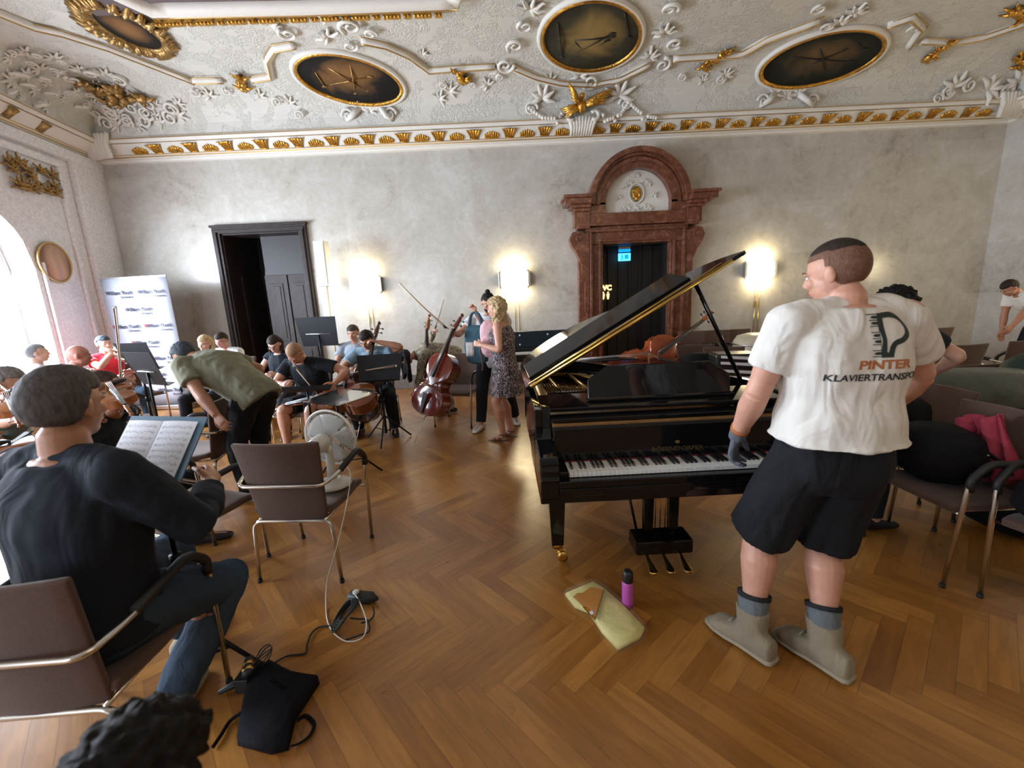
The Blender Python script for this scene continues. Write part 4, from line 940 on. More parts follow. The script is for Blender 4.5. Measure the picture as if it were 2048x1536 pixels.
    # ---- face
    if face_detail:
        for sd in (-1, 1):
            m_ = MB(); hell(m_, (sd * .031, .0745, .002), (.013, .009, .0085), n=10, m=8); eb = m_.build('eye', 'eye_white', root)
            m_ = MB(); hell(m_, (sd * .031, .0815, .002), (.0055, .003, .0055), n=8, m=6); m_.build('iris', 'eye_dark', eb)
            m_ = MB(); m_.tube([HP(sd * .015, .090, .022), HP(sd * .032, .088, .027), HP(sd * .048, .074, .021)], [.0035 * hs, .0045 * hs, .002 * hs], 6)
            m_.build('eyebrow', hairc if 'blond' not in hairc else 'hair_fair_buzz', root)
        m_ = MB(); m_.tube([HP(-.024, .082, -.056), HP(0, .0945, -.052), HP(.024, .082, -.056)], [.003 * hs, .0065 * hs, .003 * hs], 8); m_.build('lips', 'lip', root)
    if beard:
        m_ = MB(); hell(m_, (0, .030, -.070), (.058, .058, .045)); hell(m_, (0, .083, -.043), (.024, .010, .006)); hell(m_, (0, .055, -.09), (.036, .034, .025))
        remeshed(m_, 'beard', beard, root, .006, 2)
    # ---- hair
    if hairs and hairs in HAIR or hairs in ('bun', 'long', 'bob', 'wavy'):
        base = HAIR.get(hairs, HAIR['short'] if hairs != 'wavy' else HAIR['wavyc']); t_ = base['t']; ln = base['line']; m_ = MB(); nu, nv = 56, 36; vs = []
        def fn(pv):
            val = ln(pv.x, pv.y, pv.z); inside = val > 0; tt = 1.012 + t_ / .09 * min(1, val / .30) ** .6 if inside else .90
            if inside: tt += noise.noise(pv * 7) * base['rough'] / .06 + noise.noise(pv * 19) * base['rough'] / .12
            return tt
        m_.ell(HP(0, -.014, .022), [.079 * hs, .098 * hs, .094 * hs], Q, n=nu, m=nv, fn=fn)
        if hairs == 'bun': hell(m_, (0, -.052, .126), (.032, .032, .030), fn=lambda q: 1 + .12 * noise.noise(q * 6))
        if hairs in ('long', 'bob', 'wavy'):
            rd = random.Random(int(at[0] * 100)); L = {'long': .40, 'bob': .15, 'wavy': .19}[hairs]; wv = .022 if hairs == 'wavy' else .008
            for q in range(16):
                a = PI * (1.12 + .76 * q / 15) if hairs != 'wavy' else PI * (1.0 + 1.0 * q / 15); x = math.cos(a) * (.082 if hairs != 'long' else .115); y = math.sin(a) * (.088 if hairs != 'long' else .12) - .01
                pts = [HP(x * .8, y * .8, .06)]
                for w2 in range(8):
                    g = (w2 + 1) / 8; base_ = HP(x * (1 + (.1 if hairs != 'long' else .5) * g), y * (1 + (.05 if hairs != 'long' else .4) * g), .03); down = -Z * (L * g) if hp < 60 else -Z * (L * g)
                    pts.append(base_ + down + V((math.sin(g * 9 + q * 2.1) * wv, math.cos(g * 8 + q) * wv, 0)))
                m_.tube(pts, [.018] + [(.026 if hairs != 'long' else .034) - .012 * (g_ / 8) for g_ in range(8)], 7)
        remeshed(m_, 'hair', hairc, root, max(.005, voxel * .8), 1, lambda me: folds(me, base['rough'] * .5, 60, zs=1) )
    # ---- clothes
    arms = .012
    def sleeves(m_, upto, inf, end=None):
        for i in (0, 1):
            kk = .62 + .38 * k; kf = (.86 if female else 1.0); e = sh[i].lerp(el[i], min(upto, 1)); 
            m_.ell(sh[i] - uC * .004, [(.059 * kk * s * kf + inf)] * 3); limb(m_, [neck0 + uC * .020, neck0.lerp(sh[i], .55) + uC * .014, sh[i] + uC * .004], [.036 * s * (.5 + .5 * k) + inf, .044 * s * (.5 + .5 * k) + inf * 1.1, .050 * s * (.5 + .5 * k) + inf * 1.1])
            dr = (el[i] - sh[i]).normalized(); path = [sh[i] - dr * .02, sh[i].lerp(el[i], .3 * min(upto, 1)), e]; rad = [.058 * kk * s * kf + inf, .058 * kk * s * kf + inf, .054 * kk * s * kf + inf * 1.5]
            if upto > 1: path = [sh[i] - dr * .02, sh[i].lerp(el[i], .5), el[i], el[i].lerp(wr[i], .4), el[i].lerp(wr[i], upto - 1)]; rad = [q * kk * s * kf + inf for q in (.058, .056, .046, .046, .034)]
            m_.tube(path, rad, 14)
    TS = [(-.13, .150, .122), (-.10, .158, .126), (-.03, .162, .120), (.05, .150, .112), (.12, .148, .108), (.20, .155, .112), (.31, .174 if not female else .160, .124), (.40, .176 if not female else .158, .114), (.455, .135, .090), (.50, .082, .075)]
    if topm in ('tshirt', 'shirt'):
        m_ = MB(); torso(m_, .014 + .010 * (k - 1), [(max(d, TS[0][0] + hem + j * .004), a + (.020 if hem > .1 and d < .13 else 0), b + (.022 if hem > .1 and d < .13 else 0)) for j, (d, a, b) in enumerate(TS)]); sleeves(m_, sleeve if topm == 'tshirt' else 1.85, .014)
        if topm == 'shirt': m_.rings([ring(nb - uC * .02, rC, fC, .080 * s, .078 * s, 20), ring(nb + uC * .022, rC, fC, .070 * s, .068 * s, 20)])
        g = remeshed(m_, 'tshirt' if topm == 'tshirt' else 'shirt', top, root, max(voxel, .007), 10 if voxel < .007 else 4, lambda me: folds(me, fold, 9, at[0], .45))
    elif topm == 'dress':
        m_ = MB(); torso(m_, .016, [(-.08, .165, .118), (.0, .168, .120)] + TS[3:-2] + [(.45, .105, .075), (.475, .08, .06)])
        rr = []
        for j in range(8):
            g_ = j / 7; c = p - Z * (.38 * s * g_) + Z * .03; rr.append([c + X * ((.182 + .055 * g_) * s * math.cos(a) * (1 + .07 * g_ * math.sin(a * 9))) + Y * ((.150 + .055 * g_) * s * math.sin(a) * (1 + .07 * g_ * math.sin(a * 9))) for a in [2 * PI * q / 48 for q in range(48)]])
        m_.rings(rr); remeshed(m_, 'dress', top, root, .007, 2)
    if botm in ('trousers', 'shorts'):
        m_ = MB(); kk = .6 + .4 * k
        torso(m_, .014 if hem > .1 else .008, [(-.15, .10, .09), (-.09, .150, .112), (-.03, .158, .112)] + ([(.03, .150, .106)] + ([(.085, .128, .090)] if hem > .1 else []) if lean < 30 else []))
        for i in (0, 1):
            hb = hip[i]; a_ = .030 if botm == 'shorts' else .014
            if botm == 'shorts':
                e = hb.lerp(kn[i], 1.0 if sock else .8); m_.tube([hb + Z * .03, hb.lerp(kn[i], .3), hb.lerp(kn[i], .65), e], [.098 * kk * s + .004, .098 * kk * s + a_ * .6, .090 * kk * s + a_ * .8, .078 * kk * s + a_ * 1.3], 18)
            else:
                m_.tube([hb + Z * (.02 if lean < 30 else -.03), hb.lerp(kn[i], .4), hb.lerp(kn[i], .85), kn[i], kn[i].lerp(an[i], .4), kn[i].lerp(an[i], .97)], [q * kk * s + a_ for q in (.092, .086, .064, .064, .060, .048)], 16)
                m_.ell(kn[i], [.064 * kk * s + a_ * .8] * 3)
        remeshed(m_, 'shorts' if botm == 'shorts' else 'trousers', bottom, root, max(voxel, .008), 3, lambda me: folds(me, fold, 10, 3 + at[0], .5))
    for i in (0, 1):
        fo = feet_dir(i, an, kn, hip); rt_ = fo.cross(Z); a = V((an[i].x, an[i].y, an[i].z)); z0 = a.z - .085 * s
        def sr(y, w1, h0, h1, e=2.6):
            c = V((a.x, a.y, 0)) + fo * (y * s) + Z * (z0 + (h0 + h1) / 2 * s); return ring(c, rt_, Z, w1 * s, (h1 - h0) / 2 * s, 16, e)
        m_ = MB()
        if shoem == 'shoe': m_.rings([sr(-.085, .022, .012, .05), sr(-.075, .033, .004, .075), sr(-.03, .037, .002, .09), sr(.03, .040, .002, .080), sr(.09, .046, .002, .060), sr(.145, .046, .003, .046), sr(.180, .036, .006, .036), sr(.195, .016, .012, .025)])
        elif shoem == 'boot':
            m_.rings([sr(-.10, .022, .012, .07), sr(-.09, .038, .004, .10), sr(-.03, .043, .002, .12), sr(.03, .046, .002, .105), sr(.09, .053, .002, .078), sr(.145, .053, .003, .062), sr(.170, .042, .006, .050), sr(.185, .018, .012, .03)])
            u = (kn[i] - an[i]).normalized(); m_.rings([ring(a - Z * .03, rt_, fo, .046 * s, .062 * s, 16), ring(a + u * .04, rt_, fo, .049 * s, .060 * s, 16), ring(a + u * .105, rt_, fo, .058 * s, .066 * s, 16)])
        elif shoem == 'sandal':
            c0 = V((a.x, a.y, z0)); m_.rings([sr(-.075, .03, .0, .012), sr(.0, .034, .0, .012), sr(.09, .042, .0, .012), sr(.17, .036, .0, .012), sr(.19, .02, .0, .012)])
            m_.build('sandal', shoe, root, bevel=.002); m_ = MB()
            for (y, hh, ww) in ((.11, .045, .042), (.055, .065, .038)): 
                cc = V((a.x, a.y, 0)) + fo * y * s + Z * z0; m_.tube([cc + rt_ * (ww * math.cos(q)) + Z * (hh * math.sin(q)) for q in [PI * j / 10 for j in range(11)]], .006, 6)
            m_.tube([a + (rt_ * math.cos(q) + fo * math.sin(q)) * .042 - Z * .0 for q in [2 * PI * j / 12 for j in range(12)]], .006, 6, closed=True); m_.build('sandal_strap', shoe, root); continue
        remeshed(m_, 'boot' if shoem == 'boot' else 'shoe', shoe, root, .006, 2)
        if shoem == 'boot':
            m_ = MB(); m_.rings([sr(-.105, .03, .0, .022), sr(-.09, .043, .0, .024), sr(.03, .046, .0, .020), sr(.09, .056, .0, .018), sr(.15, .055, .0, .018), sr(.195, .038, .0, .016), sr(.205, .02, .0, .014)]); m_.build('sole', 'sole_tan', root)
            m_ = MB()
            for (y, hh) in ((.085, .085), (.06, .10), (.04, .115)):
                cc = V((a.x, a.y, 0)) + fo * y * s + Z * (z0 + hh * s); m_.tube([cc - rt_ * .028, cc + Z * .008, cc + rt_ * .028], .0028, 5)
            m_.build('laces', 'sole_tan', root)
        if sock:
            u = (kn[i] - an[i]).normalized(); m_ = MB(); m_.tube([a + u * .02, a + u * .10, a + u * .155], [.045 * s, .055 * s, .063 * s], 22); m_.build('sock', sock, root)
            m_ = MB(); m_.tube([a + u * .150, a + u * .168], [.0640 * s, .0655 * s], 22); m_.build('sock_cuff', 'glove_dark', root)
    for i in (0, 1):
        if gl[i]:
            m_ = MB(); sd = (-1, 1)[i]; fd = (wr[i] - el[i]).normalized() if not (fdir and fdir[i]) else V(fdir[i]); pdn = V(palm[i]) if palm and palm[i] else V((-sd, .2, -.2))
            hand(m_, wr[i], fd, pdn, sd, s * 1.12, curl[i], r=.0098); m_.tube([wr[i] - (wr[i] - el[i]).normalized() * .05, wr[i] + fd * .02], [.036 * s, .034 * s], 14); remeshed(m_, 'glove', gl[i], root, .0045, 2)
    info = dict(root=root, nb=nb, sp=sp, fr=fr_, sh=sh, el=el, wr=wr, kn=kn, an=an, HP=HP, Q=Q, hip=hip, HC=HC)
    if extra: extra(info)
    return info
def feet_dir(i, an, kn, hip):
    d = FEETDIR[i] if FEETDIR else None
    if d is not None: return V(d).normalized()
    return V(((-.2, .2)[i], 1, 0)).normalized()
FEETDIR = None
# ---------------------------------------------------------------- chairs
CH = None
def make_chair(label, loc, rz, group=None):
    """conference armchair: brown upholstered seat and back, chrome tube frame, black arm pads; faces local +y"""
    t = thing('armchair', label, 'chair', loc, rz, group)
    m = MB()
    def seat(u, v):
        x = (u - .5) * .47; y = -.215 + v * .44; return V((x, y, .455 - .02 * math.sin(v * PI) - (.03 * max(0, v - .85) / .15) ** 1 * .8))
    top = [[seat(i / 8, j / 10) for i in range(9)] for j in range(11)]
    m.grid(seat, 8, 10); o = m.build('seat', 'chair_fabric', t, solid=.042, bevel=.012)
    m = MB()
    def back(u, v):
        wv = .205 + .045 * v; z = .40 + v * .49; return V(((u - .5) * 2 * wv, -.205 - .075 * v - .028 * math.cos((u - .5) * PI), z))
    m.grid(back, 8, 10); m.build('backrest', 'chair_fabric', t, solid=.026, bevel=.01)
    r = .0115
    m = MB(); m.tube(fillet([(-.255, -.245, 0.006), (-.235, -.235, .395), (.235, -.235, .395), (.255, -.245, 0.006)], .06, 6), r, 10); m.build('rear_leg_frame', 'chrome', t)
    m = MB(); m.tube(fillet([(-.25, .235, .0), (-.275, .215, .62), (-.275, .12, .70), (-.285, -.18, .665), (-.245, -.30, .64), (.245, -.30, .64), (.285, -.18, .665), (.275, .12, .70), (.275, .215, .62), (.25, .235, .0)], .05, 6), r, 10); m.build('arm_frame', 'chrome', t)
    for s_ in (-1, 1):
        m = MB(); m.tube(fillet([(s_ * .2755, .205, .56), (s_ * .275, .215, .62), (s_ * .275, .12, .70), (s_ * .284, -.15, .672)], .05, 6), .019, 10); m.build('armrest', 'black_plastic', t)
    m = MB(); m.tube([(-.20, -.235, .40), (-.20, .20, .415)], .009, 8); m.tube([(.20, -.235, .40), (.20, .20, .415)], .009, 8); m.tube([(-.262, .20, .415), (.262, .20, .415)], .009, 8); m.build('seat_rail', 'chrome', t)
    for x, y in ((-.255, -.245), (.255, -.245), (-.25, .235), (.25, .235)):
        m = MB(); m.lathe([(.014, 0), (.014, .02)], (x, y, 0), 10); m.build('rubber_foot', 'rubber', t)
    return t
def chair(label, x, y, rz, group=None):
    global CH
    if CH is None: CH = make_chair(label, (x, y, 0), R(rz), group); return CH
    return dup(CH, (x, y, 0), R(rz), label, group)

# ---------------------------------------------------------------- music stands
def music_stand(label, loc, rz, h=1.0, tilt=65, mat='stand_black', w_=.50, hh=.33, group=None, spread=.30, lip=True):
    """desk faces local -y; tilt = angle of the desk from the floor"""
    t = thing('music_stand', label, 'music stand', (loc[0], loc[1], 0), R(rz), group); a = R(tilt); u = V((0, math.cos(a), math.sin(a))); n = V((0, -math.sin(a), math.cos(a))); c = V((0, 0, h))
    m = MB(); b = c - u * hh * .42; top = c + u * hh * .58
    m.prism([b - V((w_ * .44, 0, 0)), b + V((w_ * .44, 0, 0)), top + V((w_ * .5, 0, 0)), top - V((w_ * .5, 0, 0))], (0, 0, 0), n * -.004); m.build('desk', mat, t)
    if lip: m = MB(); m.prism([b - V((w_ * .44, 0, 0)), b + V((w_ * .44, 0, 0)), b + V((w_ * .44, 0, 0)) + n * .06, b - V((w_ * .44, 0, 0)) + n * .06], (0, 0, 0), u * -.004); m.build('lip', mat, t)
    m = MB(); m.tube([c - n * .01 - V((w_ * .3, 0, 0)), c - n * .01 + V((w_ * .3, 0, 0))], .006, 6); m.build('cross_bar', 'steel', t)
    m = MB(); m.tube([V((0, 0, .10)), V((0, 0, .58 * h))], .016, 10); m.tube([V((0, 0, .55 * h)), V((0, 0, h - .01))], .0105, 10); m.lathe([(.022, 0), (.022, .05)], (0, 0, .55 * h), 12); m.build('pole', 'stand_black', t)
    for k in range(3):
        q = k * 2 * PI / 3 + .5; d = V((math.cos(q), math.sin(q), 0)); m = MB(); m.tube([d * .015 + V((0, 0, .30)), d * spread + V((0, 0, .012))], .010, 8); m.tube([d * .015 + V((0, 0, .13)), d * spread * .55 + V((0, 0, .15))], .006, 6); m.build('leg', 'stand_black', t)
    return t, c, u, n, b

# ---------------------------------------------------------------- violin family
def outline(L):
    """half outline of a violin body, widths as fractions; y from 0 (bottom) to L"""
    k = [(0, 0), (.012, .10), (.04, .165), (.10, .225), (.20, .262), (.30, .262), (.375, .225), (.40, .205), (.41, .225), (.415, .195), (.47, .150), (.545, .140), (.61, .158), (.645, .195), (.65, .215), (.665, .197), (.72, .212), (.80, .214), (.88, .185), (.945, .125), (.985, .055), (1.0, .03), (1.0, 0)]
    return [(a * L, b * L * 1.08) for a, b in k]
def bowed(name, label, cat, L, depth, varnish, neck, group=None, pin=0.0, bass=False):
    """body stands on z=pin (endpin below), front faces -y"""
    t = thing(name, label, cat, (0, 0, 0), 0, group); hf = outline(L)
    if bass: hf = [(a, b * (1.0 if a < L * .7 else 1 - .45 * ((a / L - .7) / .3) ** 2)) for a, b in hf]
    loop = [(-b, a) for a, b in hf] + [(b, a) for a, b in reversed(hf[1:-1])]
    def pt(x, z, y): return V((x, y, z + pin))
    D = depth
    m = MB(); n = len(loop); m.rings([[pt(x * .985, L * .5 + (z - L * .5) * .99, y) for x, z in loop] for y in (-D / 2, D / 2)], cap=False); m.build('rib', varnish, t)
    for s_, nm in ((-1, 'front_plate'), (1, 'back_plate')):
        m = MB(); rows = []
        for f, hgt in ((1.0, 0), (1.0, .006 * L / .75), (.93, .010 * L / .75), (.7, .020 * L / .75), (.4, .028 * L / .75), (.1, .030 * L / .75)):
            rows.append([pt(x * f, L * .47 + (z - L * .47) * (f * .5 + .5 if f > .9 else f), s_ * (D / 2 + hgt)) for x, z in loop])
        m.rings(rows); m.build(nm, varnish, t)
    e = L / .75; yf = -D / 2 - .032 * e
    for sd in (-1, 1):
        m = MB(); m.tube(smooth_path([pt(sd * .055 * e, L * .53, yf + .004 * e), pt(sd * .075 * e, L * .515, yf + .006 * e), pt(sd * .080 * e, L * .46, yf + .006 * e), pt(sd * .105 * e, L * .40, yf + .010 * e), pt(sd * .085 * e, L * .385, yf + .008 * e)]), .005 * e, 5); m.build('sound_hole', 'ebony', t)
    br = L * .455; top = L + neck
    m = MB(); m.prism([pt(-.045 * e, br, yf), pt(.045 * e, br, yf), pt(.030 * e, br, yf - .085 * e), pt(-.030 * e, br, yf - .095 * e)], (0, 0, -.006 * e), (0, 0, .006 * e)); m.build('bridge', 'soundboard', t)
    m = MB(); m.prism([pt(-.014 * e, L * .02, yf + .01), pt(.014 * e, L * .02, yf + .01), pt(.030 * e, L * .34, yf - .04 * e), pt(-.030 * e, L * .34, yf - .04 * e)], (0, 0, 0), (0, -.010 * e, 0)); m.build('tailpiece', 'ebony', t)
    m = MB(); m.rings([ring(pt(0, L * .98, -D / 2 + .01 * e), V((1, 0, 0)), V((0, 1, 0)), .022 * e, .025 * e, 12), ring(pt(0, L + neck * .3, -D / 2 - .01 * e), V((1, 0, 0)), V((0, 1, 0)), .017 * e, .014 * e, 12), ring(pt(0, top, -D / 2 - .012 * e), V((1, 0, 0)), V((0, 1, 0)), .015 * e, .013 * e, 12)]); m.build('neck', varnish, t)
    m = MB(); m.rings([[pt(x * f * e, z, y + abs(x) * .2) for x, y in ((-.030, yy), (-.015, yy - .006 * e), (.015, yy - .006 * e), (.030, yy), (.02, yy + .012 * e), (-.02, yy + .012 * e))] for z, f, yy in ((L * .60, 1.0, yf - .052 * e), (top, .6, -D / 2 - .035 * e))]); m.build('fingerboard', 'ebony', t)
    m = MB()
    for q in (-1.5, -.5, .5, 1.5): m.tube([pt(q * .010 * e, L * .33, yf - .045 * e), pt(q * .015 * e, br, yf - .098 * e), pt(q * .007 * e, top, -D / 2 - .045 * e)], .0012 * max(e, .6), 4)
    m.build('strings', 'steel', t)
    # pegbox, scroll, pegs
    m = MB(); c0 = pt(0, top, -D / 2 - .012 * e); d = V((0, .28, 1)).normalized(); yv = V((0, 1, -.28)).normalized()
    m.rings([[c0 + d * (z * e) + V((x * wd * e, 0, 0)) + yv * (y * hh * e) for x, y in ((-1, -1), (1, -1), (1, 1), (-1, 1))] for z, wd, hh in ((-.01, .016, .016), (.03, .020, .022), (.13, .015, .016), (.165, .013, .014))])
    sc0 = c0 + d * .185 * e + yv * .006 * e
    m.tube([sc0 + (yv * math.cos(a) - d * math.sin(a)) * (.032 - .0042 * a) * e for a in [PI * .9 - k * -.45 for k in range(0, 14)]], [.016 * e * (1 - k / 26) for k in range(14)], 8); m.ell(sc0, (.024 * e, .014 * e, .014 * e)); m.build('scroll', varnish, t)
    for q in range(4):
        s_ = 1 if q % 2 else -1; c = c0 + d * (.035 + .028 * q) * e; m = MB(); m.tube([c - V((s_ * .02 * e, 0, 0)), c + V((s_ * .052 * e, 0, 0))], .0045 * e, 6); m.ell(c + V((s_ * .062 * e, 0, 0)), (.014 * e, .005 * e, .012 * e), n=10, m=6); m.build('peg', 'ebony', t)
    if pin: m = MB(); m.tube([(0, 0, pin + .01), (0, 0, 0)], [.006, .003], 8); m.lathe([(.016, pin - .03), (.016, pin)], (0, 0, 0), 10); m.build('endpin', 'steel', t)
    if L < .5: m = MB(); m.ell(pt(-.05, .03, -D / 2 - .02), (.045, .012, .03)); m.build('chin_rest', 'ebony', t)
    t['top'] = pin + top; return t
def bow(label, a, b, L=None, side=V((0, 0, -1)), thick=1.0):
    """bow from frog a to tip b"""
    a = V(a); b = V(b); u = (b - a).normalized(); L = L or (b - a).length; b = a + u * L; s_ = (V(side) - u * V(side).dot(u)).normalized(); t = thing('bow', label, 'bow', a)
    m = MB(); P_ = [u * (L * q / 10) + s_ * (.012 * math.sin(PI * q / 10) - .0) for q in range(11)]; m.tube(P_, [.0048 * thick] * 4 + [.004 * thick] * 4 + [.0032 * thick] * 3, 7); m.build('stick', 'bow_wood', t)
    m = MB(); m.box(u * .05 + s_ * .014, (.011, .011, .011)); m.tube([u * .025 + s_ * .013, u * .075 + s_ * .013], .010 * thick, 6); m.build('frog', 'ebony', t)
    m = MB(); m.tube([u * (L - .012), u * L + s_ * .018], [.005 * thick, .004], 6); m.build('tip', 'ivory', t)
    m = MB(); m.tube([u * .07 + s_ * .021, u * (L - .004) + s_ * .019], .0024 * thick, 5); m.build('hair', 'bow_hair', t); return t

# ---------------------------------------------------------------- trumpet
def trumpet(label, mouth, direction):
    t = thing('trumpet', label, 'trumpet', mouth); d = V(direction).normalized(); u = (V((0, 0, 1)) - d * d.z).normalized(); s_ = d.cross(u); Q = Matrix((s_, u, d)).transposed()
    def L(x, y, z): return s_ * x + u * y + d * z
    m = MB(); m.lathe([(.013, 0), (.010, .012), (.005, .02), (.0045, .07)], n=14, mat=Q); m.build('mouthpiece', 'trumpet_silver', t)
    m = MB(); m.tube(fillet([L(0, 0, .06), L(0, 0, .40), L(0, -.085, .40), L(0, -.085, .13)], .04, 8), .0062, 8); m.build('leadpipe', 'trumpet_silver', t)
    m = MB(); m.lathe([(.0065, .12), (.007, .33), (.010, .40), (.017, .445), (.034, .475), (.062, .492), (.060, .493), (.030, .474), (.008, .43)], n=28, mat=Q, c=L(0, -.012, 0)); m.build('bell', 'brass', t)
    m = MB(); m.tube(fillet([L(0, -.012, .13), L(0, -.012, .06), L(0, -.085, .06), L(0, -.085, .15)], .04, 8), .0062, 8); m.build('tuning_slide', 'trumpet_silver', t)
    for k in range(3): m = MB(); m.tube([L(0, -.11, .18 + .028 * k), L(0, .03, .18 + .028 * k)], .0115, 12); m.tube([L(0, .03, .18 + .028 * k), L(0, .055, .18 + .028 * k)], .004, 6); m.ell(L(0, .056, .18 + .028 * k), (.008, .008, .003)); m.build('valve', 'trumpet_silver', t)
    return t

# ---------------------------------------------------------------- grand piano
def make_piano():
    t = thing('grand_piano', 'open black grand piano with raised lid, keyboard towards the camera', 'piano', (.12, 2.00, 0), R(0.8))
    W, L = 1.52, 2.05; zt = 1.0; zb = .62
    def out(off=0.0, y0=.30):
        """left side, tail and bent side, clockwise from the front left"""
        c = [(0, y0), (0, .9), (0, 1.45), (.015, 1.72), (.08, 1.93), (.20, 2.03), (.36, 2.05), (.52, 2.00), (.66, 1.86), (.78, 1.66), (.92, 1.46), (1.10, 1.31), (1.30, 1.18), (1.45, .98), (1.52, .76), (1.52, y0)]
        p = smooth_path([V((a, b, 0)) for a, b in c], 4); r = []
        for i, q in enumerate(p):
            tg = (p[min(i + 1, len(p) - 1)] - p[max(i - 1, 0)]).normalized(); r.append(q + V((tg.y, -tg.x, 0)) * off)
        return r
    o1, i1 = out(), out(.045)
    m = MB(); m.rings([[V((a.x, a.y, zb)), V((a.x, a.y, zt)), V((b.x, b.y, zt)), V((b.x, b.y, zb))] for a, b in zip(o1, i1)]); o = m.build('rim', 'piano_black', t, bevel=.006)
    for p in o.data.polygons: p.use_smooth = False
    for i, x in enumerate((0, W - .095)):
        m = MB(); xs = (x, x + .095)
        prof = [(.02, .60), (.0, .62), (.0, .70), (-.012, .715), (.0, .73), (.0, .765), (.012, .775), (.012, .80), (.03, .82), (.26, .84), (.33, .88), (.36, 1.0), (.40, 1.0), (.42, .60)]
        m.prism([V((xs[0], a, b)) for a, b in prof], (0, 0, 0), (xs[1] - xs[0], 0, 0)); m.build('arm', 'piano_black', t, bevel=.006)
        xk = .095 if i == 0 else W - .095 - .055; m = MB(); m.bbox((xk, .04, .66), (xk + .055, .20, .735)); m.build('key_block', 'piano_black', t, bevel=.006)
    m = MB(); m.bbox((0, .02, .575), (W, .75, .635)); m.build('keybed', 'piano_black', t, bevel=.006)
    m = MB(); m.bbox((.095, .0, .62), (W - .095, .045, .70)); m.bbox((.095, -.008, .64), (W - .095, .0, .665)); m.build('keyslip', 'piano_black', t, bevel=.004)
    x0 = .152; kw = .02342; K = None
    for k in range(52):
        if K is None:
            m = MB(); m.bbox((0, 0, -.022), (kw - .0012, .155, 0)); K = m.build('white_key', 'ivory', t, bevel=.0015); o = K
        else: o = K.copy(); C.objects.link(o)
        o.location = (x0 + k * kw, .055, .722)
    K = None
    for k in range(51):
        if (k % 7) in (0, 2, 3, 5, 6):      # A B C D E F G from the left
            if K is None: m = MB(); m.rings([[V((-.006 * f, y0, z)), V((.006 * f, y0, z)), V((.006 * f, .10, z)), V((-.006 * f, .10, z))] for z, f, y0 in ((-.004, 1, 0), (.004, 1, .001), (.012, .8, .006))]); K = m.build('black_key', 'ebony', t); o = K
            else: o = K.copy(); C.objects.link(o)
            for p in o.data.polygons: p.use_smooth = False
            o.location = (x0 + (k + 1) * kw, .108, .722)
    m = MB(); m.bbox((x0, .205, .715), (x0 + 52 * kw, .212, .728)); m.build('key_felt', 'felt_red', t)
    m = MB(); m.prism([V((.095, .215, .725)), V((.095, .222, .90)), V((.095, .235, .915)), V((.095, .255, .91)), V((.095, .255, .725))], (0, 0, 0), (W - .19, 0, 0)); m.build('fallboard', 'piano_black', t, bevel=.004)
    m = text_mesh('BÖSENDORFER', .036, .0004, sxy=1.15, bold=.0008); m.v = [V((W / 2 + .01 + v.x, .2135, .755 + v.y)) for v in m.v]; m.build('maker_lettering', 'gold_letters', t)
    m = MB(); m.ell((W / 2 + .01, .2135, .805), (.012, .0006, .010)); m.build('maker_emblem', 'gold_letters', t)
    m = MB(); m.bbox((.095, .255, .93), (W - .095, .36, .952)); m.bbox((.095, .34, .90), (W - .095, .36, .93)); m.build('front_shelf', 'piano_black', t, bevel=.004)
    m = MB(); m.bbox((.10, .26, .895), (W - .10, .30, .925)); m.build('action_rail', 'soundboard', t)
    m = MB(); m.bbox((.05, .36, .965), (W - .05, .72, .985)); m.build('desk_slide', 'piano_black', t, bevel=.004)
    # music desk raised
    m = MB(); th = R(80); u = V((0, math.cos(th), math.sin(th))); b = V((0, .50, .99))
    m.prism([b + V((.34, 0, 0)), b + V((1.20, 0, 0)), b + V((1.20, 0, 0)) + u * .12, b + V((1.08, 0, 0)) + u * .20, b + V((.46, 0, 0)) + u * .20, b + V((.34, 0, 0)) + u * .12], (0, 0, 0), (0, .016, 0)); m.build('music_desk', 'piano_black', t, bevel=.004)
    m = MB(); m.bbox((.33, .47, .987), (1.21, .51, 1.002)); m.build('desk_ledge', 'piano_black', t, bevel=.003)
    i2 = out(.05, .38)
    m = MB(); m.add([V((p.x, p.y, .80)) for p in i2], [tuple(range(len(i2)))]); m.build('soundboard', 'soundboard', t)
    m = MB(); i3 = out(.07, .72); m.rings([[V((a.x, a.y, .90)), V((b2.x, b2.y, .90)), V((b2.x, b2.y, .875)), V((a.x, a.y, .875))] for a, b2 in zip(out(.055, .72), out(.15, .72))]); m.bbox((.06, .70, .87), (W - .06, .86, .90))
    for xa, xb, yb in ((.28, .22, 1.86), (.50, .42, 1.90), (.80, .70, 1.66), (1.12, 1.02, 1.26), (1.34, 1.28, 1.08)): m.tube([V((xa, .8, .90)), V((xb, yb, .90))], .016, 6)
    m.build('iron_plate', 'iron_plate', t)
    m = MB()
    for k in range(64):
        x = .10 + k * 1.32 / 63; f = 1 - k / 63; y1 = .95 + .95 * f ** 1.2 if x > .3 else 1.9; m.tube([V((x, .78, .915)), V((x - .05 * f, min(y1, 1.9), .91))], .0011, 3)
    m.build('strings', 'brass', t)
    m = MB(); 
    for k in range(60): m.box((.14 + k * .02, .93, .93), (.012, .03, .045))
    m.build('dampers', 'piano_black', t)
    # lid: main part hinged on the left, front flap folded back onto it
    ang = R(30); LR = Matrix.Rotation(-ang, 3, 'Y')
    def lid(p): return V((-.01, 0, zt + .012)) + LR @ V((p[0] + .01, p[1], p[2]))
    ol = [p for p in out(-.012, .75)]; ol = [V((p.x * 1.04, p.y, 0)) for p in ol]
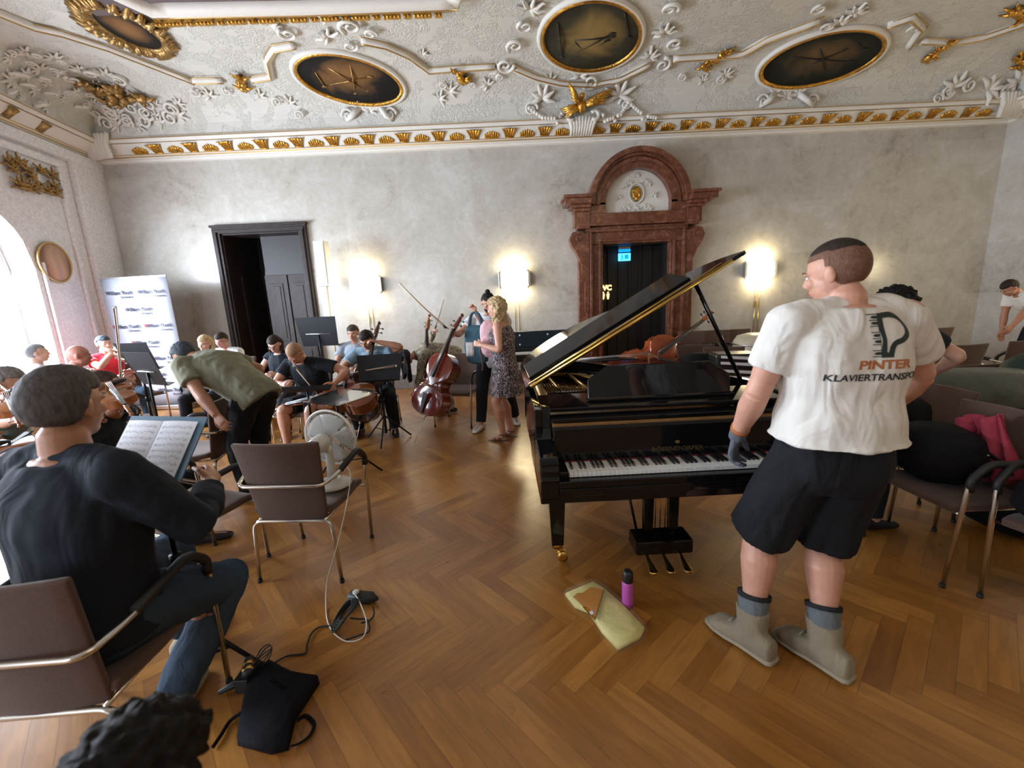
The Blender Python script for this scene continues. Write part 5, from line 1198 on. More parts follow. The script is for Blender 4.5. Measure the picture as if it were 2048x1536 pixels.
    m = MB(); nn = len(ol); m.add([lid((p.x, p.y, 0)) for p in ol] + [lid((p.x, p.y, .024)) for p in ol], [tuple(range(nn)), tuple(range(2 * nn - 1, nn - 1, -1))] + [(i, (i + 1) % nn, (i + 1) % nn + nn, i + nn) for i in range(nn)]); m.build('lid', 'piano_black', t, bevel=.004)
    m = MB(); q = [lid((.04, .80, .030)), lid((1.25, .80, .030)), lid((1.25, 1.09, .078)), lid((.04, 1.09, .078))]; nrm = LR @ V((0, 0, 1)); m.prism(q, (0, 0, 0), nrm * .026); m.build('front_flap', 'lid_flap_black', t, bevel=.004)
    m = MB(); m.tube([lid((.02, .738, .012)), lid((1.50, .738, .012))], .013, 8); m.tube([lid((.02, .742, .034)), lid((1.44, .742, .034))], .006, 6); m.build('lid_hinge', 'brass', t)
    a = t.matrix_basis
    p0 = lid((1.27, .82, 0)); p1 = V((1.47, .86, .97)); m = MB(); m.tube([p1, p0], .013, 8, sx=1.3); m.build('prop_stick', 'piano_black', t)
    def leg(x, y, cast=1):
        m = MB(); m.rings([[V((x + sx * w_, y + sy * w_, z)) for sx, sy in ((-1, -1), (1, -1), (1, 1), (-1, 1))] for z, w_ in ((.58, .058), (.50, .058), (.49, .052), (.13, .036), (.12, .036))]); o = m.build('leg', 'piano_black', t, bevel=.004)
        for p in o.data.polygons: p.use_smooth = False
        m = MB(); m.lathe([(.034, .095), (.036, .125), (.030, .13)], (x, y, 0), 16); m.tube([V((x, y, .10)), V((x + .03, y - .01, .06))], .013, 8); m.build('caster_fork', 'brass', o)
        m = MB(); 
        for dy in (-.016, .016): m.lathe([(.012, -.008), (.032, -.007), (.034, 0), (.032, .007), (.012, .008)], (x + .03, y + dy, .034), 20, Matrix.Rotation(R(90), 3, 'X'))
        m.build('caster_wheel', 'brass', o)
    leg(.12, .40); leg(W - .14, .40); leg(.55, 1.62)
    m = MB(); xl = W / 2 - .02
    for dx in (-.075, .075): m.rings([[V((xl + dx + sx * w_, .36 + sy * .02, z)) for sx, sy in ((-1, -1), (1, -1), (1, 1), (-1, 1))] for z, w_ in ((.58, .032), (.20, .026))])
    ly = m.build('pedal_lyre', 'piano_black', t)
    for p in ly.data.polygons: p.use_smooth = False
    m = MB(); m.bbox((xl - .17, .27, .085), (xl + .17, .43, .175)); m.build('pedal_box', 'piano_black', ly, bevel=.012)
    m = MB(); m.tube([V((xl - .12, .42, .15)), V((xl - .16, .66, .58))], .009, 8); m.build('brace_rod', 'piano_black', ly); m = MB(); m.tube([V((xl + .12, .42, .15)), V((xl + .16, .66, .58))], .009, 8); m.build('brace_rod', 'piano_black', ly)
    m = MB()
    for dx in (-.03, 0, .03): m.tube([V((xl + dx, .36, .17)), V((xl + dx, .36, .58))], .003, 6)
    m.build('pedal_rods', 'brass', ly)
    for dx in (-.10, 0, .10):
        m = MB(); m.rings([ring(V((xl + dx, y, z)), V((1, 0, 0)), V((0, 0, 1)), w_, .006, 12) for y, z, w_ in ((.30, .075, .011), (.24, .062, .014), (.19, .052, .024), (.165, .048, .026), (.150, .046, .014))]); m.build('pedal', 'brass', ly)
    return t
piano = make_piano()
# ---------------------------------------------------------------- the chair with the fan and the chairs around
FANCHAIR = chair('brown armchair with chrome frame carrying the white fan', -1.30, 2.545, -4)
chair('brown armchair at the bottom left under the man in the navy shirt', -1.55, 1.37, 3, None)
chair('brown armchair beside the hanging arm of the man in the olive shirt', -2.75, 3.55, 100)
chair('brown armchair under the music-stand partner of the violinist in navy', -1.98, 2.45, -20)
chair('brown armchair under the cellist in the grey-blue shirt', -1.83, 5.55, 178)
chair('brown armchair behind the leaning red cello', -.72, 5.55, 165)
chair('brown armchair under the man with the shaved head', -2.42, 4.85, 170)
chair('brown armchair under the woman with glasses', -3.05, 5.65, 180)
chair('brown armchair under the trumpeter in red', -5.55, 6.25, -110)
chair('brown armchair under the bald player by the window', -4.35, 4.65, -60)
chair('brown armchair under the grey-haired player against the window', -5.25, 5.1, -60)
chair('brown armchair under the player at the left edge', -2.95, 2.75, -40)
chair('brown armchair under the seated person in pale blue', -2.18, 6.35, 180)
for i, (px, y) in enumerate(((1397, 7.2), (1447, 7.2), (1487, 7.2), (1528, 5.6))):
    p = at_z(px, 700, .8); q = at_y(px, 700, y)
    chair(['brown chair back behind the double bass neck', 'brown chair back behind the piano lid prop', 'brown chair back beneath the wall lamp nearest the mover', "brown armchair just beyond the mover's raised sleeve"][i], q.x, y, 180 if i < 3 else 12, None)
RG = 'rows of brown armchairs along the right side of the hall'
for i, (x, y, rz, lb) in enumerate(((4.15, 5.0, 8, 'brown armchair in the back row nearest the mover'), (4.95, 4.9, 6, 'brown armchair in the back row under the hanging arm of the far right man'), (5.75, 5.0, 4, 'brown armchair at the far end of the back row by the right edge'),
                                    (3.15, 3.15, 188, 'brown armchair under the left end of the green-grey case'), (3.85, 3.2, 184, 'brown armchair under the right end of the green-grey case'),
                                    (5.4, 6.6, 0, 'brown armchair against the back wall beyond the case'), (6.3, 6.6, 0, 'brown armchair against the back wall beside the far right man'),
                                    (4.55, 6.7, 0, 'brown armchair against the back wall behind the head of the curly-haired man'))):
    chair(lb, x, y, rz, RG)
chair('brown armchair beyond the bag-laden one, carrying a black handbag', 2.66, 2.86, 95, None)
chair('brown armchair piled with black bags right of the mover', 2.47, 2.27, 92, None)
chair('brown armchair at the right edge nearest the camera, beside the bag-laden one', 2.64, 1.74, 104, None)

# ---------------------------------------------------------------- desk fan on the chair seat
t = thing('desk_fan', 'white desk fan standing on the brown armchair, its back to the camera', 'fan', (-1.19, 2.62, .472), R(-14))
m = MB(); m.lathe([(.115, 0), (.12, .012), (.10, .026), (.05, .04), (.03, .05)], n=32); m.build('base', 'white_plastic', t)
m = MB(); m.rings([ring((0, 0, z), V((1, 0, 0)), V((0, 1, 0)), a, b, 16) for z, a, b in ((.03, .034, .028), (.12, .026, .022), (.22, .024, .02), (.27, .03, .026))]); m.build('neck', 'white_plastic', t)
hy_ = Matrix.Rotation(R(-86), 3, 'X')      # local z of the lathe -> +y, tipped slightly down
FC = V((-.035, 0, .290))
m = MB(); m.lathe([(.001, -.095), (.030, -.094), (.050, -.082), (.058, -.05), (.058, .0), (.045, .03), (.02, .035)], FC, 28, hy_); hs_ = m.build('motor_housing', 'white_plastic', t)
m = MB()
for rr in (.012, .020, .028, .036, .044):
    pts = [FC + hy_ @ V((rr * math.cos(a), rr * math.sin(a), -.0955 + (.002 if rr > .03 else 0) + (rr / .05) ** 3 * .006)) for a in [2 * PI * k / 28 for k in range(28)]]; m.tube(pts, .0016, 5, closed=True)
m.build('motor_vents', 'black_plastic', hs_)
m = MB(); Rg = .186
for s_, z0, z1 in ((1, .035, .052), (-1, .12, .105)):
    for k in range(72):
        a = 2 * PI * k / 72; dd = V((math.cos(a), math.sin(a), 0)); pts = [FC + hy_ @ (dd * r_ + V((0, 0, z))) for r_, z in ((.045, z0 - (.012 if s_ > 0 else -.03)), (.12, z0 - (.008 if s_ > 0 else -.022)), (.165, z1), (Rg, .078))]; m.tube(pts, .0011, 4)
for r_, z in ((.12, .03), (.12, .143)): m.tube([FC + hy_ @ V((r_ * math.cos(a), r_ * math.sin(a), z)) for a in [2 * PI * k / 40 for k in range(40)]], .0018, 5, closed=True)
m.build('guard_wires', 'white_plastic', t)
m = MB(); m.tube([FC + hy_ @ V((Rg * math.cos(a), Rg * math.sin(a), .078)) for a in [2 * PI * k / 48 for k in range(48)]], .008, 8, closed=True); m.build('guard_rim', 'white_plastic', t)
for b in range(5):
    a0 = b * 2 * PI / 5; m = MB()
    m.grid(lambda u, v: FC + hy_ @ V(((.03 + .135 * u) * math.cos(a0 + (v - .5) * (1.15)), (.03 + .135 * u) * math.sin(a0 + (v - .5) * (1.15)), .078 + .022 * (v - .5))), 6, 8); m.build('blade', 'fan_blade', t, solid=.002)
m = MB(); P_ = smooth_path([FC + V((.03, -.05, -.27)), V((.11, -.02, .04)), V((.17, .01, .16)), V((.215, -.02, .12)), V((.215, -.18, -.1)), V((.20, -.30, -.33)), V((.12, -.55, -.455))], 6)
# mains lead down to the floor, in world coordinates
t = tag(MB().tube(smooth_path([at_y(672, 985, 2.58), at_y(690, 936, 2.62), at_y(701, 950, 2.5), at_y(693, 1010, 2.35), at_y(672, 1100, 2.15), at_z(655, 1160, .10), at_z(652, 1215, .008), at_z(660, 1255, .008), at_z(690, 1282, .008), at_z(725, 1275, .03), at_z(733, 1245, .05), at_z(722, 1210, .07), at_z(708, 1185, .05)], 8), .0032, 7).build('fan_cable', 'cable_white'), 'thin white cable hanging from the fan down to the coiled extension lead', 'cable')

# ---------------------------------------------------------------- floor clutter: leads, bags, cloth, spray can
m = MB(); P_ = [at_z(500, 1342, .01), at_z(540, 1330, .008), at_z(575, 1312, .008), at_z(610, 1307, .008), at_z(614, 1290, .008), at_z(622, 1268, .008), at_z(640, 1254, .008), at_z(672, 1252, .008)]; m.tube(smooth_path(P_, 6), .0045, 8)
for k in range(5):
    c = at_z(690, 1243, .0); m.tube([c + V((.045 * math.cos(a) + .006 * k - .01, .095 * math.sin(a) + .01 * k, .04 + .035 * math.sin(a + 1.2 + k * .2))) for a in [2 * PI * q / 24 for q in range(24)]], .0045, 6, closed=True)
m.tube(smooth_path([at_z(690, 1280, .008), at_z(715, 1272, .01), at_z(738, 1262, .01), at_z(734, 1240, .01), at_z(716, 1238, .02), at_z(700, 1236, .03)], 6), .0045, 8)
m.tube(smooth_path([at_z(745, 1212, .03), at_z(748, 1228, .01), at_z(740, 1240, .01), at_z(722, 1246, .02)], 6), .0045, 8)
tag(m.build('extension_lead', 'rubber'), 'coiled black extension lead on the parquet in front of the fan chair', 'cable')
c = at_z(724, 1203, 0); t = thing('power_strip', 'black power strip block at the end of the coiled lead', 'power strip', c, R(-12))
m = MB(); m.rings([ring((x, 0, .028), V((0, 1, 0)), V((0, 0, 1)), a, b, 14, 3) for x, a, b in ((-.075, .022, .018), (-.065, .034, .026), (.06, .034, .026), (.075, .02, .016), (.10, .008, .007))]); m.build('housing', 'black_plastic', t)
m = MB(); m.lathe([(.018, .045), (.018, .062), (.012, .064)], (-.03, 0, 0), 16); m.build('plug', 'cable_white', t)
# black cloth bag with long handles, gilt mouthpiece showing at the mouth
bp = [at_z(*q, .03) for q in ((500, 1345), (540, 1325), (565, 1335), (585, 1345), (638, 1357), (590, 1430), (575, 1490), (540, 1498), (473, 1480), (487, 1400))]
bc = sum(bp, V()) / len(bp); t = thing('cloth_bag', 'black cloth bag lying flat on the floor behind the front left chair', 'bag', (bc.x, bc.y, 0))
m = MB(); lo = [V((p.x - bc.x, p.y - bc.y, .004)) for p in bp]; rd = random.Random(2)
m.rings([lo, [p * .98 + V((0, 0, .035 + .012 * rd.random())) for p in lo], [p * .8 + V((0, 0, .055)) for p in lo], [p * .3 + V((0, 0, .06)) for p in lo]]); m.build('bag_body', 'bag_black', t)
def lp(px, py, z=.01): q = at_z(px, py, z); return V((q.x - bc.x, q.y - bc.y, z))
m = MB(); m.tube(smooth_path([lp(595, 1440, .04), lp(612, 1432), lp(628, 1448), lp(620, 1470), lp(600, 1486), lp(583, 1492, .03)], 6), .009, 6, sx=.4); m.build('handle', 'bag_black', t)
m = MB(); m.tube(smooth_path([lp(483, 1425, .04), lp(460, 1442), lp(442, 1470), lp(425, 1495)], 6), .008, 6, sx=.4); m.build('handle', 'bag_black', t)
m = text_mesh('OSTERIA', .026, .0005); m.v = [V((v.x * math.cos(-.5) - v.y * math.sin(-.5), v.x * math.sin(-.5) + v.y * math.cos(-.5), .066)) + V((.0, .02, 0)) for v in m.v]; m.build('bag_lettering', 'dark_wood', t)
c = at_z(497, 1345, .05); t = thing('headlamp', 'small clip lamp with bright brass collars and looped black wire on the bag mouth', 'lamp', (c.x, c.y, 0))
m = MB(); m.tube([V((-.01, .03, .085)), V((.03, -.05, .085))], .022, 14); m.build('body', 'black_plastic', t)
for f in (.25, .62): a_, b_ = V((-.01, .03, .085)), V((.03, -.05, .085)); m = MB(); m.tube([a_.lerp(b_, f), a_.lerp(b_, f + .2)], .0235, 16); m.build('collar', 'brass', t)
m = MB()
for k in range(3): m.tube([V((.04 + .03 * math.cos(a), .06 + .038 * math.sin(a), .08 + .02 * math.sin(a + k))) for a in [2 * PI * q / 20 for q in range(20)]], .003, 5, closed=True)
m.build('wire_loop', 'rubber', t)
m = MB(); m.bbox((-.03, -.06, .0), (.03, .05, .068)); m.tube([V((-.02, -.02, .03)), V((-.10, -.06, .012))], [.022, .010], 8); m.build('clamp', 'black_plastic', t, bevel=.01)
# yellow cloth in clear wrapping with an orange card
cl = [at_z(*q, 0) for q in ((1130, 1192), (1185, 1168), (1210, 1182), (1250, 1218), (1290, 1262), (1280, 1280), (1236, 1303), (1205, 1270), (1178, 1228), (1150, 1218))]
cc = sum(cl, V()) / len(cl); t = thing('wrapped_cloth', 'yellow microfibre cloth in a clear bag with an orange card', 'cloth', (cc.x, cc.y, 0))
lo = [V((p.x - cc.x, p.y - cc.y, .003)) for p in cl]; m = MB(); m.rings([lo, [p * .98 + V((0, 0, .018)) for p in lo], [p * .86 + V((0, 0, .028)) for p in lo], [p * .5 + V((0, 0, .03)) for p in lo], [p * .1 + V((0, 0, .031)) for p in lo]]); m.build('folded_cloth', 'cloth_yellow', t)
def cp(px, py, z): q = at_z(px, py, z); return V((q.x - cc.x, q.y - cc.y, z))
m = MB(); m.prism([cp(x, y, .036) for x, y in ((1146, 1194), (1155, 1186), (1165, 1186), (1182, 1174), (1207, 1180), (1190, 1240), (1165, 1212), (1156, 1203))], (0, 0, 0), (0, 0, .0015)); cd_ = m.build('card', 'card_orange', t)
m = MB(); m.tube([cp(1207, 1181, .0385), cp(1190, 1240, .0385), cp(1166, 1214, .0385)], .0018, 5); m.build('card_border', 'ebony', cd_)
m = MB(); m.prism([cp(x, y, .0385) for x, y in ((1178, 1224), (1184, 1221), (1188, 1227), (1182, 1230))], (0, 0, 0), (0, 0, .0006)); m.build('card_patch', 'paper', cd_)
m = MB(); lo2 = [p * 1.07 for p in lo]; m.rings([lo2, [p * 1.0 + V((0, 0, .038)) for p in lo], [p * .6 + V((0, 0, .044)) for p in lo], [p * .1 + V((0, 0, .044)) for p in lo]]); m.build('clear_wrap', 'film', t)
c = at_z(1255, 1212, 0); t = thing('spray_bottle', 'pink spray can with a black cap standing in front of the pedals', 'bottle', c)
m = MB(); m.lathe([(.026, 0), (.029, .006), (.029, .028), (.029, .135), (.026, .148), (.022, .15)], n=32); m.build('can_body', 'spray_pink', t)
m = MB(); m.lathe([(.0295, .0), (.0298, .03), (.0285, .031)], n=32); m.build('can_base', 'spray_dark_pink', t)
m = MB(); m.lathe([(.0265, .147), (.0275, .150), (.0275, .195), (.022, .208), (.01, .212)], n=32); m.build('cap', 'satin_black', t)

# ---------------------------------------------------------------- music stands and scores
def sheet_lines(m, fr, wd, hh, rows, sd=1):
    rd = random.Random(sd)
    for r_ in range(rows):
        y = hh * .40 - r_ * hh * .86 / rows
        for l in range(5): m.add([fr(-wd / 2 + .012, y - l * .0021), fr(wd / 2 - .012, y - l * .0021), fr(wd / 2 - .012, y - l * .0021 + .0005), fr(-wd / 2 + .012, y - l * .0021 + .0005)], [(0, 1, 2, 3)])
        for q in range(26):
            x = -wd / 2 + .018 + (wd - .036) * q / 26 + rd.uniform(-.001, .001); yy = y - rd.uniform(0, .010); m.add([fr(x, yy), fr(x + .003, yy), fr(x + .003, yy + .0022), fr(x, yy + .0022)], [(0, 1, 2, 3)]); m.add([fr(x + .0025, yy), fr(x + .003, yy), fr(x + .003, yy + .010), fr(x + .0025, yy + .010)], [(0, 1, 2, 3)])
a_ = at_y(297, 870, 1.62)
st, c, u, n, b = music_stand('music stand holding the open score in front of the violinist in navy', (a_.x, 1.62), -12, h=1.07, tilt=52, w_=.32, hh=.23, mat='folder_blue', spread=.24)
f = thing('score_folder', 'open blue folder with two white pages of sheet music on the front stand', 'sheet music', (a_.x, 1.62, 0), R(-12)); f['category'] = 'sheet music'
o0 = c + u * .022 + n * .008
m = MB(); m.prism([o0 + V((-.185, 0, 0)) - u * .118, o0 + V((.195, 0, 0)) - u * .118, o0 + V((.195, 0, 0)) + u * .137, o0 + V((-.185, 0, 0)) + u * .137], (0, 0, 0), n * .005); m.build('folder', 'folder_blue', f)
for s_ in (-1, 1):
    m = MB(); q0 = o0 + V((s_ * .086 - .006, 0, 0)) + n * .009; m.grid(lambda a2, b2: q0 + V(((a2 - .5) * .170, 0, 0)) + u * ((b2 - .5) * .230) + n * (.006 * math.sin(a2 * PI)), 6, 4); pg = m.build('page', 'paper', f)
    m = MB(); sheet_lines(m, lambda x, y: q0 + V((x, 0, 0)) + u * y + n * (.0012 + .006 * math.sin((x / .170 + .5) * PI)), .170, .230, 8, 5 + s_); m.build('printed_notes', 'ink', pg)
q = at_y(297, 755, 3.9); music_stand('black music stand between the trumpeter and the man in olive', (q.x, 3.9), 155, h=1.10, tilt=72, w_=.46)
q = at_y(282, 735, 4.9); music_stand('black music stand closest to the trumpeter, behind another one', (q.x, 4.9), 165, h=1.12, tilt=70, w_=.50)
q = at_y(638, 677, 6.2); music_stand('tall black music stand before the right edge of the dark doorway', (q.x, 6.2), 172, h=1.22, tilt=80, w_=.62, hh=.42)
q = at_y(760, 750, 4.9); music_stand('black music stand in front of the cellist in grey-blue', (q.x, 4.9), 4, h=.86, tilt=66, w_=.52, hh=.32)
q = at_y(660, 795, 3.95); music_stand('flat black music stand with its glossy top catching the light, next to the fan', (-1.66, 3.95), -28, h=.76, tilt=3, w_=.56, hh=.46, mat='gloss_stand', spread=.36, lip=False)
q = at_y(608, 770, 4.2); music_stand('low black folding stand in front of the man with the shaved head', (q.x, 4.25), 5, h=.80, tilt=60, w_=.50, hh=.06)
q = at_y(150, 800, 3.4); music_stand('black music stand beyond the head of the violinist in navy', (q.x, 3.5), 150, h=1.0, tilt=70)

# ---------------------------------------------------------------- instruments
e1 = at_z(829, 886, .0); tp = at_y(927, 636, 4.98)
t = bowed('cello', 'red cello held by its neck, leaning over the open floor', 'cello', .755, .17, 'cello_red', .28, pin=.36)
up_ = (tp - e1).normalized(); basis(t, e1, up_, V((-.55, -1, .10)))
t = bowed('cello', 'dark cello between the knees of the cellist in grey-blue', 'cello', .75, .12, 'cello_dark', .28, pin=.24)
e2 = V((-1.90, 4.95, 0)); basis(t, e2, at_y(757, 660, 5.28) - e2, V((.0, -1, .35)))
t = bowed('cello', 'brown cello held upright by the stooping woman', 'cello', .75, .12, 'cello_brown', .28, pin=.20)
e3 = V((-1.13, 5.95, 0)); basis(t, e3, at_y(861, 622, 6.05) - e3, V((-.75, -1, 0)))
t = bowed('viola', 'brown cello laid across the lap of the man with the shaved head', 'cello', .70, .12, 'cello_brown', .26, pin=.02)
e4 = at_y(735, 765, 5.25); basis(t, at_y(700, 790, 4.75) + V((.32, 0, -.02)), V((-1, -.12, -.10)), V((0, -.6, 1)))
t.name = 'cello'
t = bowed('cello', 'red cello lying on its side beyond the flat stand', 'cello', .75, .12, 'cello_red', .28, pin=.02)
basis(t, at_y(720, 775, 5.75) + V((.35, 0, 0)), V((-1, 0, -.06)), V((0, -.7, .8)))
t = bowed('double_bass', 'orange double bass leaning beside the red portal behind the piano', 'double bass', 1.02, .20, 'bass_orange', .50, pin=.10, bass=True)
e6 = at_y(1235, 800, 6.6); e6.z = .25; basis(t, e6, at_y(1412, 632, 6.9) - e6, V((.25, -1, .3)))
t = bowed('double_bass', 'dark red double bass lying on its side behind the piano', 'double bass', 1.02, .20, 'cello_red', .50, pin=.02, bass=True)
basis(t, V((2.25, 5.4, .55)), V((-1, .25, .03)), V((0, -.3, 1)))
bow('long bow slanting up from the hand that holds the red cello', at_y(897, 658, 4.9), at_y(823, 588, 4.9), .73, thick=1.3)
bow('short bow tip showing beside the brown cello scroll', at_y(868, 660, 6.0), at_y(882, 615, 6.1), .45)
bow('bow in the hand of the cellist in grey-blue', at_y(685, 752, 4.95), at_y(725, 745, 4.9), .70, side=V((0, 0, 1)))
bow('bow held low by the man with the shaved head', at_y(585, 725, 4.4), at_y(622, 770, 4.3), .60)
bow('pale bow held upright in front of the trumpeter', at_y(243, 815, 3.1), at_y(235, 715, 3.1), .74, thick=1.5)
bow('slanting bow at the left edge of the group', at_y(-8, 762, 2.7), at_y(40, 795, 2.5), .60, thick=1.4)
TM = at_y(212, 697, 6.02); trumpet('silver trumpet with a brass bell played by the man in red', TM, at_y(262, 711, 5.85) - TM)
def violin(label, c, up, front):
    t = bowed('violin', label, 'violin', .355, .035, 'violin_wood', .13); basis(t, c, up, front); return t
violin('violin under the chin of the navy-shirted man', at_y(15, 905, 1.60), V((-.25, 1, -.05)), V((-.1, .15, 1)))
violin('violin of the player half hidden behind the navy-shirted man', at_y(215, 778, 2.45), V((.6, -.5, -.1)), V((0, -.2, 1)))
violin('violin of the player at the left edge', at_y(20, 790, 2.6), V((.6, -.5, -.15)), V((0, -.3, 1)))

# ---------------------------------------------------------------- keyboard instrument and bench along the wall
bx0 = at_y(1035, 700, 6.7).x; bx1 = at_y(1125, 700, 6.7).x
t = thing('keyboard_instrument', 'black keyboard instrument with a navy panel behind the blonde woman', 'piano', (bx0 - .25, 6.55, 0))
w_ = bx1 - bx0 + .45
m = MB(); m.bbox((0, 0, .62), (w_, .55, .74)); m.bbox((0, .32, .74), (w_, .55, .80)); m.build('case', 'satin_black', t, bevel=.01)
m = MB(); m.bbox((0, .40, .80), (w_, .44, 1.06)); m.build('upright_panel', 'navy_panel', t, bevel=.006)
m = MB(); m.bbox((.05, .04, .74), (w_ - .05, .20, .757)); m.build('white_keys', 'ivory', t)
m = MB(); 
for x in (.3, .75):
    for z in (.85, 1.0): m = MB(); m.ell((x, .395, z), (.014, .006, .014), n=10, m=6); m.build('screw', 'ivory', t)
for x in (.06, w_ - .06): m = MB(); m.bbox((x - .03, .08, 0), (x + .03, .48, .62)); m.build('leg', 'satin_black', t, bevel=.006)
t = thing('bench', 'low black bench against the wall behind the leaning red cello', 'bench', (at_y(905, 740, 7.3).x, 7.25, 0)); w_ = at_y(1030, 740, 7.3).x - at_y(905, 740, 7.3).x
m = MB(); m.bbox((0, 0, .42), (w_, .40, .50)); m.build('seat', 'satin_black', t, bevel=.01)
m = MB(); m.bbox((0, .02, .28), (w_, .38, .33)); m.build('lower_rail', 'satin_black', t, bevel=.006)
for x in (.04, w_ - .04): m = MB(); m.bbox((x - .03, .03, 0), (x + .03, .37, .42)); m.build('leg', 'satin_black', t)

# ---------------------------------------------------------------- luggage and cases on the right
def blob(name, label, cat, c, size, mat, seed=1, rz=0, e=3.4, lump=.16, group=None):
    t = thing(name, label, cat, (c[0], c[1], c[2]), R(rz), group); m = MB(); rr = []
    for k in range(9):
        z = k / 8; f = (1 - abs(2 * z - 1) ** e) ** (1 / e) if 0 < k < 8 else .35; f = .35 + .65 * f
        rr.append([V((p.x * (1 + lump * noise.noise(V((p.x * 6, p.y * 6, z * 3 + seed)))), p.y * (1 + lump * noise.noise(V((p.y * 6, p.x * 6, z * 3 + seed + 9)))), z * size[2])) for p in ring((0, 0, 0), V((1, 0, 0)), V((0, 1, 0)), size[0] / 2 * f, size[1] / 2 * f, 28, e)])
    m.rings(rr); m.build('body', mat, t)
    if cat == 'bag': m = MB(); m.ell((-size[0] * .10, -size[1] * .46, size[2] * .38), (size[0] * .30, size[1] * .12, size[2] * .26), fn=lambda q: 1 + .12 * noise.noise(q * 3 + V((seed, 0, 0)))); m.build('front_pocket', mat, t)
    return t, m
def strap(t, pts, mat='bag_black', r=.012): m = MB(); m.tube(smooth_path(pts, 5), r, 6, sx=.4); return m.build('strap', mat, t)
t, _ = blob('backpack', 'black backpack lying on the brown chair right of the mover', 'bag', (2.46, 2.36, .475), (.42, .34, .30), 'bag_dark', 1, 70); strap(t, [(-.15, -.12, .22), (-.2, -.22, .12), (-.1, -.22, .02)]); m = MB(); m.tube([(-.18, -.13, .20), (.16, -.13, .21)], .005, 5); m.build('zip', 'steel', t)
t, _ = blob('handbag', 'black handbag on the chair just beyond the backpack', 'bag', (2.62, 2.80, .475), (.34, .28, .36), 'bag_dark', 4, 20); strap(t, [(-.1, 0, .3), (0, 0, .46), (.1, 0, .3)])
t, _ = blob('duffel_bag', 'black duffel bag on the chair at the right edge', 'bag', (2.62, 1.80, .475), (.52, .34, .20), 'bag_black', 6, 10); strap(t, [(-.15, -.1, .16), (0, -.16, .24), (.15, -.1, .16)])
t, _ = blob('shoulder_bag', 'black bag on the floor under the piled chairs', 'bag', (3.25, 2.55, .0), (.6, .4, .42), 'bag_black', 8, 10)
strap(t, [(-.15, -.1, .36), (0, -.16, .46), (.15, -.1, .36)])
# pink jacket hanging over the chair back
t = thing('jacket', 'pink jacket draped over the chair back at the right edge', 'jacket', (0, 0, 0)); jx, jy = 2.93, 2.42
def jk(u, v):
    a = at_x(1932 + u * 75 + v * 38, 832 + v * 132, 2.66 - .05 * math.sin(u * PI)); return a + V((-.025 * math.sin(u * 14 + v * 3), 0, .012 * math.sin(u * 9)))
m = MB(); m.grid(jk, 20, 18); m.build('jacket_body', 'jacket_pink', t, solid=.02)
m = MB(); p0 = at_x(1930, 838, 2.62); m.tube(smooth_path([p0, at_x(1934, 868, 2.60), at_x(1945, 900, 2.60)], 5), [.045] * 5 + [.035] * 5 + [.03], 10); m.build('sleeve', 'jacket_pink', t)
# soft case on the chairs
t, _ = blob('instrument_case', 'green-grey padded instrument case lying across the chairs', 'case', (3.42, 3.10, .49), (1.15, .50, .44), 'case_green', 2, -4, 2.4, .03)
m = MB(); m.tube(ring((0, 0, .22), V((1, 0, 0)), V((0, 1, 0)), .58, .255, 40, 2.4), .008, 6, closed=True); m.build('zip', 'case_dark_green', t); strap(t, [(-.2, -.26, .17), (0, -.30, .19), (.2, -.26, .17)], 'case_dark_green')
t, _ = blob('instrument_case', 'dark green soft case propped behind the green-grey case at the right edge', 'case', (4.15, 3.28, .49), (.55, .45, .50), 'case_dark_green', 5, 20, 2.6, .05); strap(t, [(-.1, -.2, .2), (0, -.26, .26), (.1, -.2, .2)])
# glossy cases behind the piano
q = at_y(1465, 740, 5.0); t = thing('accordion_case', 'black ribbed case with pale bands painted as window reflections behind the piano', 'case', (q.x, 5.0, .48), R(-8))
m = MB(); m.bbox((-.24, -.16, 0), (.24, .16, .38)); m.build('case_body', 'satin_black', t, bevel=.03)
for k, z in enumerate((.08, .15, .24, .31)): m = MB(); m.prism([V((-.19, -.163, z + .03)), V((.17, -.163, z)), V((.17, -.163, z + .035)), V((-.19, -.163, z + .06))], (0, 0, 0), (0, -.004, 0)); m.build('reflection_band', 'paper', t)  # pale strips put in for windows reflected in the glossy case
chair('brown armchair under the black ribbed case behind the piano', q.x, 5.0, 175)
q = at_y(1410, 735, 5.3); t, _ = blob('instrument_case', 'dull black soft case left of the ribbed case behind the piano', 'case', (q.x, 5.35, .48), (.55, .36, .34), 'bag_dark', 3, 0); strap(t, [(-.1, -.17, .24), (0, -.22, .30), (.1, -.17, .24)])
chair('brown armchair under the dull black soft case behind the piano', q.x, 5.35, 178)
q = at_y(1545, 690, 6.2); t = thing('drum_case', 'cream rounded case standing behind the chairs beside the mover', 'case', (q.x, 6.6, 0)); m = MB(); m.lathe([(.30, 0), (.33, .03), (.33, .78), (.28, .86), (.15, .90), (.02, .91)], n=32); m.build('shell', 'cream_shell', t)
m = MB(); m.tube([V((.335 * math.cos(a), .335 * math.sin(a), .74)) for a in [2 * PI * k / 36 for k in range(36)]], .012, 6, closed=True); m.build('rim_band', 'steel', t)
